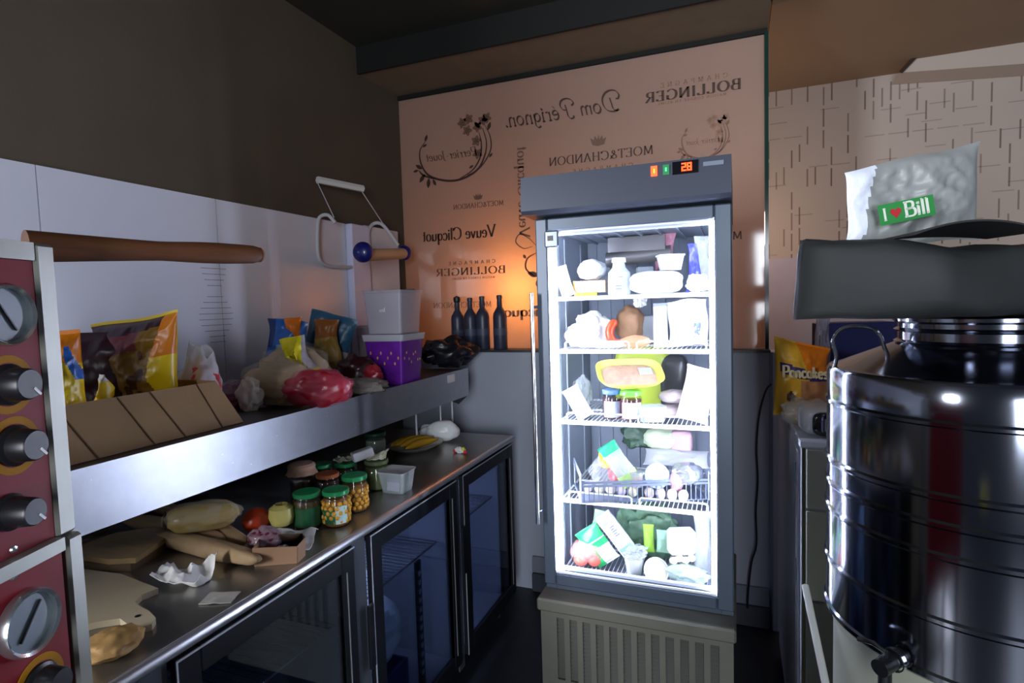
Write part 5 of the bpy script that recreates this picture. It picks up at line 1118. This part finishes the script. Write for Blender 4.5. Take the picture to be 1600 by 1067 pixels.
# pancake bag with print
q = onz(1228, 648, cz); q = Vector((.235, 2.20, cz + .001)); s = mpp(q)
pk = thing('pancake_bag', 'orange and yellow bag printed Pancakes standing on the white cabinet', 'bag', place(ony(1252, 640, 2.12) * 0 + Vector((ony(1252, 600, 2.12).x, 2.12, cz + .0015)), YAW * .5))
def pk_paint(u, v, s): return 1 if (v > .62 and u > .15 - (v - .62)) else (3 if (u > -.15 and .10 < v < .50) else (2 if abs(v - .585 + .05 * u) < .065 and u > -.85 else (4 if (u + .45) ** 2 + ((v - .25) * 1.6) ** 2 < .02 else 0)))
mk('bag', G().pouch(.175, .245, .07, seed=201, crump=.006, n=44, paint=pk_paint, ztop=lambda u: -.02 * u), [mat('amber_foil', '#e8b030', .35, bump=.25), mat('strong_orange', '#f08418', .3, bump=.3), mat('violet_band', '#3c2f72', .4), mat('pancake_picture', '#c48858', .5, var=.3, vscale=25), mBr], pk, angle=50)
g = G(); write(g, 'Pancakes', (-.070, -.040, .136), Vector((1, .0, -.06)).normalized(), Vector((.0, 0, 1)), .036, width=.140, thick=.24, thin=.13)
mk('lettering', g, mat('cream_print', '#f0e0b0', .4), pk, smooth=False)
plastic('loaf_bag', 1262, 650, cz + .001, 74, 42, .12, film('clear_film', '#dfe6ea', .35), 'bagged sliced bread in front of the pancake bag on the white cabinet', seed=203, inner=(0, mat('bread_slice', '#cdb488', .7, bump=.5, var=.2), 'bread'), y=1.96, rz=.2)
plastic('crumpled_film', 1284, 560, cz + .22, 26, 44, .04, mat('grey_clear', '#a9a6b8', .3, alpha=.7, bump=.5), 'x', seed=204, y=2.3, amp=.3)
o = [o for o in COL.objects if o.name == 'crumpled_film'][0]; bpy.data.objects.remove(o)
fb2 = mk('grey_bag', G().pouch(.06, .34, .03, seed=204, crump=.015), mat('grey_clear', '#a9a6b8', .3, alpha=.7, bump=.5), M=place(Vector((ony(1284, 560, 2.3).x, 2.3, cz + .001)), .2), label='tall greyish clear bag standing behind the pancake bag', cat='bag')
# black rounded appliance
q = Vector((ony(1290, 680, 1.80).x, 1.86, cz + .001)); t = thing('kitchen_scale', 'small black and white rounded appliance on the front corner of the cabinet', 'appliance', place(q, .1))
mk('shell', G().blob(.062, .06, .042, 1, 0, 1, e=4), mat('shell_white', '#c9cdd4', .3), t); mk('front', G().blob(.052, .02, .034, 1, 0, 1, e=4, M=T(.012, -.055, .004)), mat('gloss_black', '#12141a', .12, coat=.5), t); mk('window', G().bb(-.012, .030, -.0775, -.0755, .020, .055), mat('screen_grey', '#7d8087', .15), t)
mk('navy_box', G().box((0, 0, .15), (.24, .12, .30), bev=.004), mat('navy_card', '#24285c', .5), M=place(Vector((ony(1335, 560, 2.35).x, 2.38, cz + .001)), .2), label='dark navy box on the cabinet behind the steel drum handle', cat='box')
# hanging cable
cpts = [ony(px, py, 2.80) for px, py in ((1205, 600), (1196, 612), (1186, 650), (1182, 700), (1184, 750), (1181, 800), (1182, 850), (1174, 880), (1169, 925), (1168, 950))]; c0 = cpts[0].copy()
mk('power_cable', G().tube([tuple(v) for v in cr([tuple(p - c0) for p in cpts], 5)], .0045, 8), m_dark, M=T(*c0), label='thin black cable hanging down the grey half wall', cat='cable')
# leaning white stick
a, b = ond(1258, 915, 1.25), ond(1303, 1130, 1.05); c0 = b + (b - a) * ((0.004 - b.z) / (b - a).z) if abs((b - a).z) > 1e-6 else b
mk('white_stick', G().tube([tuple(a - c0), (0, 0, 0)], .0075, 12), mat('stick_white', '#b4b7b2', .4), M=T(*c0), label='thin white stick leaning between the cabinet and the steel drum', cat='stick')

# ------------------------------------------------------------------ steel oil drum on a stand
m_ss = mat('polished_steel', '#777b86', .12, metal=1.0, bump=.12, bscale=7, stretch=(1, 1, .25))
RC = .255
best = None
for i in range(400):
    d = .7 + i * .001
    for px in (1540,):
        c = ond(px, 700, d); v = Vector((c.x, c.y)); D = v.length; a = math.atan2(v.x, v.y) - math.asin(RC / D)
        tgt = ray(1291, 700); ta = math.atan2(tgt.x, tgt.y)
        if best is None or abs(a - ta) < best[0]: best = (abs(a - ta), Vector((c.x, c.y, 0)), d)
TC = best[1]
zsh = 1.412; zbt = .925
dr = thing('steel_drum', 'large polished stainless steel oil drum with a wire handle and low tap', 'drum', T(TC.x, TC.y, zbt))
prof = [(0, 0), (RC - .006, 0), (RC, .004), (RC + .003, .008), (RC + .003, .016), (RC, .020), (RC, .10), (RC + .003, .104), (RC + .003, .110), (RC, .114), (RC, .205), (RC + .003, .209), (RC + .003, .215), (RC, .219), (RC, .255), (RC + .003, .259), (RC + .003, .265), (RC, .269), (RC, .300), (RC + .003, .304), (RC + .003, .310), (RC, .314), (RC, .415), (RC + .003, .418), (RC + .003, .423), (RC, .427), (RC, zsh - zbt - .006), (RC - .004, zsh - zbt), (RC - .015, zsh - zbt + .002), (RC - .115, zsh - zbt + .045)]
mk('body', G().lathe(prof, 96), m_ss, dr)
nz_ = zsh - zbt + .046; rn = RC - .116
mk('neck', G().lathe([(rn, nz_ - .002), (rn + .004, nz_ + .002), (rn - .002, nz_ + .006), (rn - .002, nz_ + .020), (rn + .004, nz_ + .024), (rn - .002, nz_ + .028), (rn - .002, nz_ + .036), (rn + .006, nz_ + .040), (rn + .006, nz_ + .046), (0, nz_ + .048)], 72), m_ss, dr)
def hang(a): return Vector((math.cos(a), math.sin(a), 0))
va = math.atan2(-TC.y, -TC.x)  # towards camera
for k, off in enumerate((-1.15, 2.0)):
    a = va + off; rr = RC - .05; e = hang(a); tng = Vector((-e.y, e.x, 0)); zb = zsh - zbt + .015
    A1 = e * (RC - .012) - tng * .0; pts = [e * (RC - .006) + Vector((0, 0, zb - .02)), e * (RC - .010) + Vector((0, 0, zb + .005)), e * (RC - .004) + Vector((0, 0, zb + .035)), e * (RC - .02) + Vector((0, 0, zb + .058)), e * (RC - .055) + Vector((0, 0, zb + .062)), e * (RC - .080) + Vector((0, 0, zb + .050)), e * (RC - .092) + Vector((0, 0, zb + .018))]
    mk('handle', G().tube([tuple(v) for v in cr([tuple(p) for p in pts], 6)], .0036, 10), m_chrome, dr)
a = va - .42; e = hang(a); 
g = G(); g.tube([tuple(e * (RC - .002) + Vector((0, 0, .022))), tuple(e * (RC + .055) + Vector((0, 0, .018)))], .014, 16); g.tube([tuple(e * (RC + .040) + Vector((0, 0, .03))), tuple(e * (RC + .040) + Vector((0, 0, -.035)))], .010, 14)
tp = mk('tap', g, m_dark, dr); tn = Vector((-e.y, e.x, 0))
g = G(); P0 = e * (RC + .040); g.tube([tuple(P0 + Vector((0, 0, .03))), tuple(P0 + Vector((0, 0, .042))), tuple(P0 + tn * -.02 + Vector((0, 0, .046))), tuple(P0 + tn * -.045 + Vector((0, 0, .040)))], .004, 8); mk('lever', g, m_chrome, tp)
g = G(); P0 = e * (RC + .016); g.lathe([(.017, -.004), (.019, -.004), (.019, .004), (.017, .004), (.017, -.004)], 20, M=T(P0.x, P0.y, .021) @ RZ(a) @ RY(R(90))); mk('collar', g, m_chrome, tp)
std = thing('drum_stand', 'pale round metal stand carrying the steel drum', 'stand', T(TC.x, TC.y, 0))
mk('top', G().lathe([(0, zbt - .02), (RC - .01, zbt - .02), (RC - .008, zbt - .001), (0, zbt - .001)], 64), mat('stand_pale', '#a3a594', .4), std)
mk('skirt', G().lathe([(RC - .02, .001), (RC - .014, .001), (RC - .014, zbt - .021), (RC - .02, zbt - .021), (RC - .02, .001)], 64), mat('stand_pale', '#a3a594', .4), std)
# dark bag on the drum
zt = zbt + nz_ + .050
m_dbag = mat('charcoal_bag', '#272a2b', .62, bump=.35, bscale=16, spec=.3)
c = Vector((TC.x, TC.y, zt))
db = thing('folded_bag', 'charcoal grey folded plastic bag lying across the top of the steel drum', 'bag', place(c + Vector((-.0, -.015, 0)), YAW))
def dbf():
    g = G(); nx, ny = 40, 30; vs = []; fs = []
    for i in range(nx + 1):
        u = -1 + 2 * i / nx; x = u * .345 + .005; sy = .14; hh = .064 - .005 * math.cos(u * 3)
        pn = min(1, .05 + max(0, (u + 1) / .5) ** .6)
        for j in range(ny):
            a = 2 * math.pi * j / ny; cy, cz_ = math.cos(a), math.sin(a)
            y = sy * math.copysign(abs(cy) ** .38, cy); z = math.copysign(abs(cz_) ** .38, cz_)
            P = Vector((x, y, z * .08)); nrm = .008 * (ridged(P, 7, 3) - .6) + .006 * noise.noise(Vector((u * 3, z * 6, 1)))
            zz = (z + 1) * hh + nrm + (.0 if z < 0 else .006 * math.sin(u * 4))
            xx = x + (-.014 * (1 - (z + 1) / 2) * max(0, (-u - .6) / .4)) + .006 * noise.noise(P * 12)
            pin = 1 - .0 * max(0, abs(u) - .9)
            vs.append((xx, y * pn + .006 * noise.noise(P * 9) + .02 * (u < -.9) * (u + .9) * 4, max(0.0, zz)))
    for i in range(nx):
        for j in range(ny): fs.append((i * ny + j, i * ny + (j + 1) % ny, (i + 1) * ny + (j + 1) % ny, (i + 1) * ny + j))
    fs.append(tuple(range(ny))[::-1]); fs.append(tuple(nx * ny + j for j in range(ny))); g.add(vs, fs); return g
mk('roll', dbf(), m_dbag, db, angle=50)
def foldf(u, v): return (u * .10 - .13 + .0, -.075 + v * .055, .134 + .006 * (1 - u * u) + .012 * (1 - v) * .5 * (1 - u * u) - .004)
mk('fold', G().sheet(.2, .1, foldf, 20, 12, th=.003), mat('charcoal_fold', '#26282a', .6), db)
# white bag with green sign
wb = thing('takeaway_bag', 'crumpled white plastic bag with a green I love Bill logo on the charcoal bag', 'bag', place(Vector((TC.x, TC.y, zt + .130)) + Vector((-.155 * math.cos(YAW) + .02, -.155 * math.sin(YAW) + .03, 0)), YAW))
def wbt(u): return .026 * u + .0
m_wbag = mat('thin_white_plastic', '#969b9b', .4, alpha=.88, bump=.5, bscale=22, spec=.6)
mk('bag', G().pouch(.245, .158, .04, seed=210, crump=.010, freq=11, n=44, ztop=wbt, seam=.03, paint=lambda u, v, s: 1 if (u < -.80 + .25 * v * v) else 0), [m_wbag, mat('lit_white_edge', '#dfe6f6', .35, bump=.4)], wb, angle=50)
ang = R(10); Uu = Vector((math.cos(ang), 0, math.sin(ang))); Vv = Vector((-math.sin(ang), 0, math.cos(ang)))
Ob = Vector((-.080, -.036, .030))
def lgrid(w_, h, off=0, o=Ob): return G().add([o + Vector((0, off, 0)), o + Uu * w_ + Vector((0, off, 0)), o + Uu * w_ + Vv * h + Vector((0, off, 0)), o + Vv * h + Vector((0, off, 0)), o + Vector((0, off + .001, 0)), o + Uu * w_ + Vector((0, off + .001, 0)), o + Uu * w_ + Vv * h + Vector((0, off + .001, 0)), o + Vv * h + Vector((0, off + .001, 0))], [(0, 1, 2, 3), (7, 6, 5, 4), (0, 4, 5, 1), (1, 5, 6, 2), (2, 6, 7, 3), (3, 7, 4, 0)])
sg = mk('logo_panel', lgrid(.098, .036), mat('logo_green', '#2f8a44', .5), wb, label='green rectangular logo panel')
g = G(); write(g, 'I', Ob + Uu * .006 + Vv * .008 - Vector((0, .001, 0)), Uu, Vv, .020, thick=.2, thin=.12); mk('lettering', g, mat('logo_white', '#dfe6dc', .5), sg, smooth=False); g = G(); write(g, 'Bill', Ob + Uu * .043 + Vv * .007 - Vector((0, .001, 0)), Uu, Vv, .025, width=.046, thick=.17, thin=.12)
mk('lettering', g, mat('logo_white', '#dfe6dc', .5), sg, smooth=False)
g = G(); hc = Ob + Uu * .029 + Vv * .018 - Vector((0, .001, 0)); pts = []
for k in range(28):
    t_ = 2 * math.pi * k / 28; pts.append(hc + Uu * (.0098 * math.sin(t_) ** 3) + Vv * (.00062 * (13 * math.cos(t_) - 5 * math.cos(2 * t_) - 2 * math.cos(3 * t_) - math.cos(4 * t_))))
g.add([hc] + pts, [(0, 1 + k, 1 + (k + 1) % 28) for k in range(28)]); mk('heart', g, mat('heart_red', '#b82a34', .5), sg, label='red heart', smooth=False)

# ------------------------------------------------------------------ pizza oven at the left edge and the peel handle
EP = ond(96, 600, .60); EP.z = 0
D1 = Vector((ray(835, 474.5).x, ray(835, 474.5).y, 0)).normalized()   # along the face, away from camera
Nn = Vector((D1.y, -D1.x, 0))                                           # face normal toward the aisle
OM = Matrix.Translation(EP) @ Matrix((( -D1.x, -Nn.x, 0, 0), (-D1.y, -Nn.y, 0, 0), (0, 0, 1, 0), (0, 0, 0, 1)))
# local: +x towards camera along face, +y into the oven, z up; local origin is the far front edge
ov = thing('pizza_oven', 'red fronted double pizza oven with gauges and black knobs at the left edge', 'oven', OM)
OMi = OM.inverted()
def oface(px, py, dy=0):
    d = ray(px, py); O = OMi @ CAM; dd = OMi.to_3x3() @ d; t = (dy - O.y) / dd.y; return O + dd * t
ztop = oface(78, 383).z; zsep0 = oface(97, 842).z; 
m_oframe = mat('oven_frame_grey', '#97988f', .35, metal=.5, var=.05); m_red = mat('dark_red_enamel', '#85101f', .5, spec=.25, var=.05)
sw = abs(oface(78, 600).x - oface(102, 600).x) + .004
mk('body', G().bb(.0, .62, .012, .50, .55, ztop - .002, bev=.006), m_oframe, ov)
g = G(); g.bb(-.001, sw, -.004, .0115, zsep0 + .004, ztop, 0, .003); g.bb(sw, .62, -.003, .0115, oface(60, 408).z, ztop, 0); g.bb(-.001, sw - .003, -.010, .0115, .55, zsep0 + .003, 0, .003)
zs1 = oface(94, 834).z; zs0 = oface(94, 862, -.01).z
g.bb(sw + .002, .62, -.012, .0115, zs0, zs1, 0)
mk('frame', g, m_oframe, ov)
m_rim = mat('gauge_rim', '#c8ccd0', .2, metal=.9); m_dial = mat('gauge_face', '#8d9ca4', .3)
pu = mk('upper_panel', G().bb(sw + .0005, .62, -.0005, .0115, zs1 + .0005, oface(60, 408).z - .0005), m_red, ov, label='dark red upper control panel')
pl_ = mk('lower_panel', G().bb(sw + .003, .62, -.008, .0115, .56, zs0 - .0005), m_red, ov, label='dark red lower control panel')
def gauge(px, py, r, dy, par, ang):
    c = oface(px, py, dy); M = T(c.x, dy - .0003, c.z) @ RX(R(90))
    gg = mk('gauge', G().lathe([(r * .86, 0), (r, .0), (r * 1.02, .006), (r * .95, .010), (r * .86, .008), (r * .86, 0)], 40), m_rim, par, M=M)
    mk('dial', G().lathe([(0, .003), (r * .86, .003), (r * .86, 0), (0, 0)], 36), m_dial, gg)
    g = G().tube([(-r * .6 * math.cos(ang), -r * .6 * math.sin(ang), .0045), (r * .65 * math.cos(ang), r * .65 * math.sin(ang), .0045)], .0012, 6); mk('needle', g, m_dark, gg)
gauge(2, 492, .029, 0, pu, 1.0); gauge(40, 972, .031, -.008, pl_, math.pi - .9)
m_yel = mat('yellow_scale_print', '#b07a08', .6, spec=.15)
def knob(px, py, r, h, par, dy, ring=True):
    c = oface(px, py, dy); M = T(c.x, dy - .0003, c.z) @ RX(R(90))
    kn = mk('knob', G().lathe([(0, 0), (r * 1.05, 0), (r * 1.05, .003), (r * .88, .005), (r * .80, h), (r * .72, h + .002), (0, h + .002)], 32), mat('knob_black', '#181a1e', .35), par, M=M)
    mk('pointer', G().bb(-.001, .001, r * .3, r * .8, h + .0021, h + .003), m_white, kn, M=RZ(2.4))
    if ring: mk('scale_print', G().lathe([(r * 1.12, 0), (r * 1.5, 0), (r * 1.5, .0006), (r * 1.12, .0006), (r * 1.12, 0)], 36), m_yel, kn)
knob(12, 601, .0185, .020, pu, 0); knob(22, 696, .0185, .020, pu, 0); knob(14, 800, .0165, .024, pu, 0, False); knob(62, 1068, .0185, .020, pl_, -.008)
for (px, py, dy, par) in ((20, 858, 0, pu), (20, 900, -.008, pl_), (88, 600, 0, pu)):
    c = oface(px, py, dy); mk('screw', G().lathe([(0, .003), (.003, .002), (.004, 0), (0, 0)], 12), m_rim, par, M=T(c.x, dy - .0003, c.z) @ RX(R(90)))
g = G()
for x in (.03, .58):
    for y in (.04, .46): g.bb(x - .02, x + .02, y - .02, y + .02, 0, .549)
g.bb(.011, .599, .021, .479, .30, .32)
mk('stand', g, m_dark, ov)
# peel handle resting on the oven
a = ond(78, 386, .66); b = ond(406, 398, .86)
d = (b - a).normalized(); st_ = a - d * .022; ln = (b - st_).length; c0 = st_
n = 24; pts = []; rr = []
a.z = a.z
for i in range(n + 1):
    t = i / n; pts.append(tuple((st_ + d * ln * t) - c0)); x = t * ln
    rr.append(.0128)
L0 = .0
for i in range(n + 1):
    x = i / n * ln; k = max(0, (x - L0) / (ln - L0)); rr[i] = .0120 + .0062 * max(0, 1 - k / .55) ** 1.2 + .0022 * math.sin(math.pi * max(0, (k - .5) / .5)) + .0006 * k
rr[-1] *= .82
hz = thing('peel_handle', 'long turned brown wooden peel handle jutting out over the oven top', 'handle', T(*c0))
mk('shaft', G().tube(pts, rr, 20), mat('handle_wood', '#5c3822', .5, bump=.15, bscale=30, stretch=(1, 1, 8), var=.2, vscale=14), hz)
mk('end_cap', G().tube([tuple(b - c0 + d * .0003), tuple(b - c0 + d * .003)], [.0115, .009], 18), mat('handle_end', '#8a5a36', .6), hz)
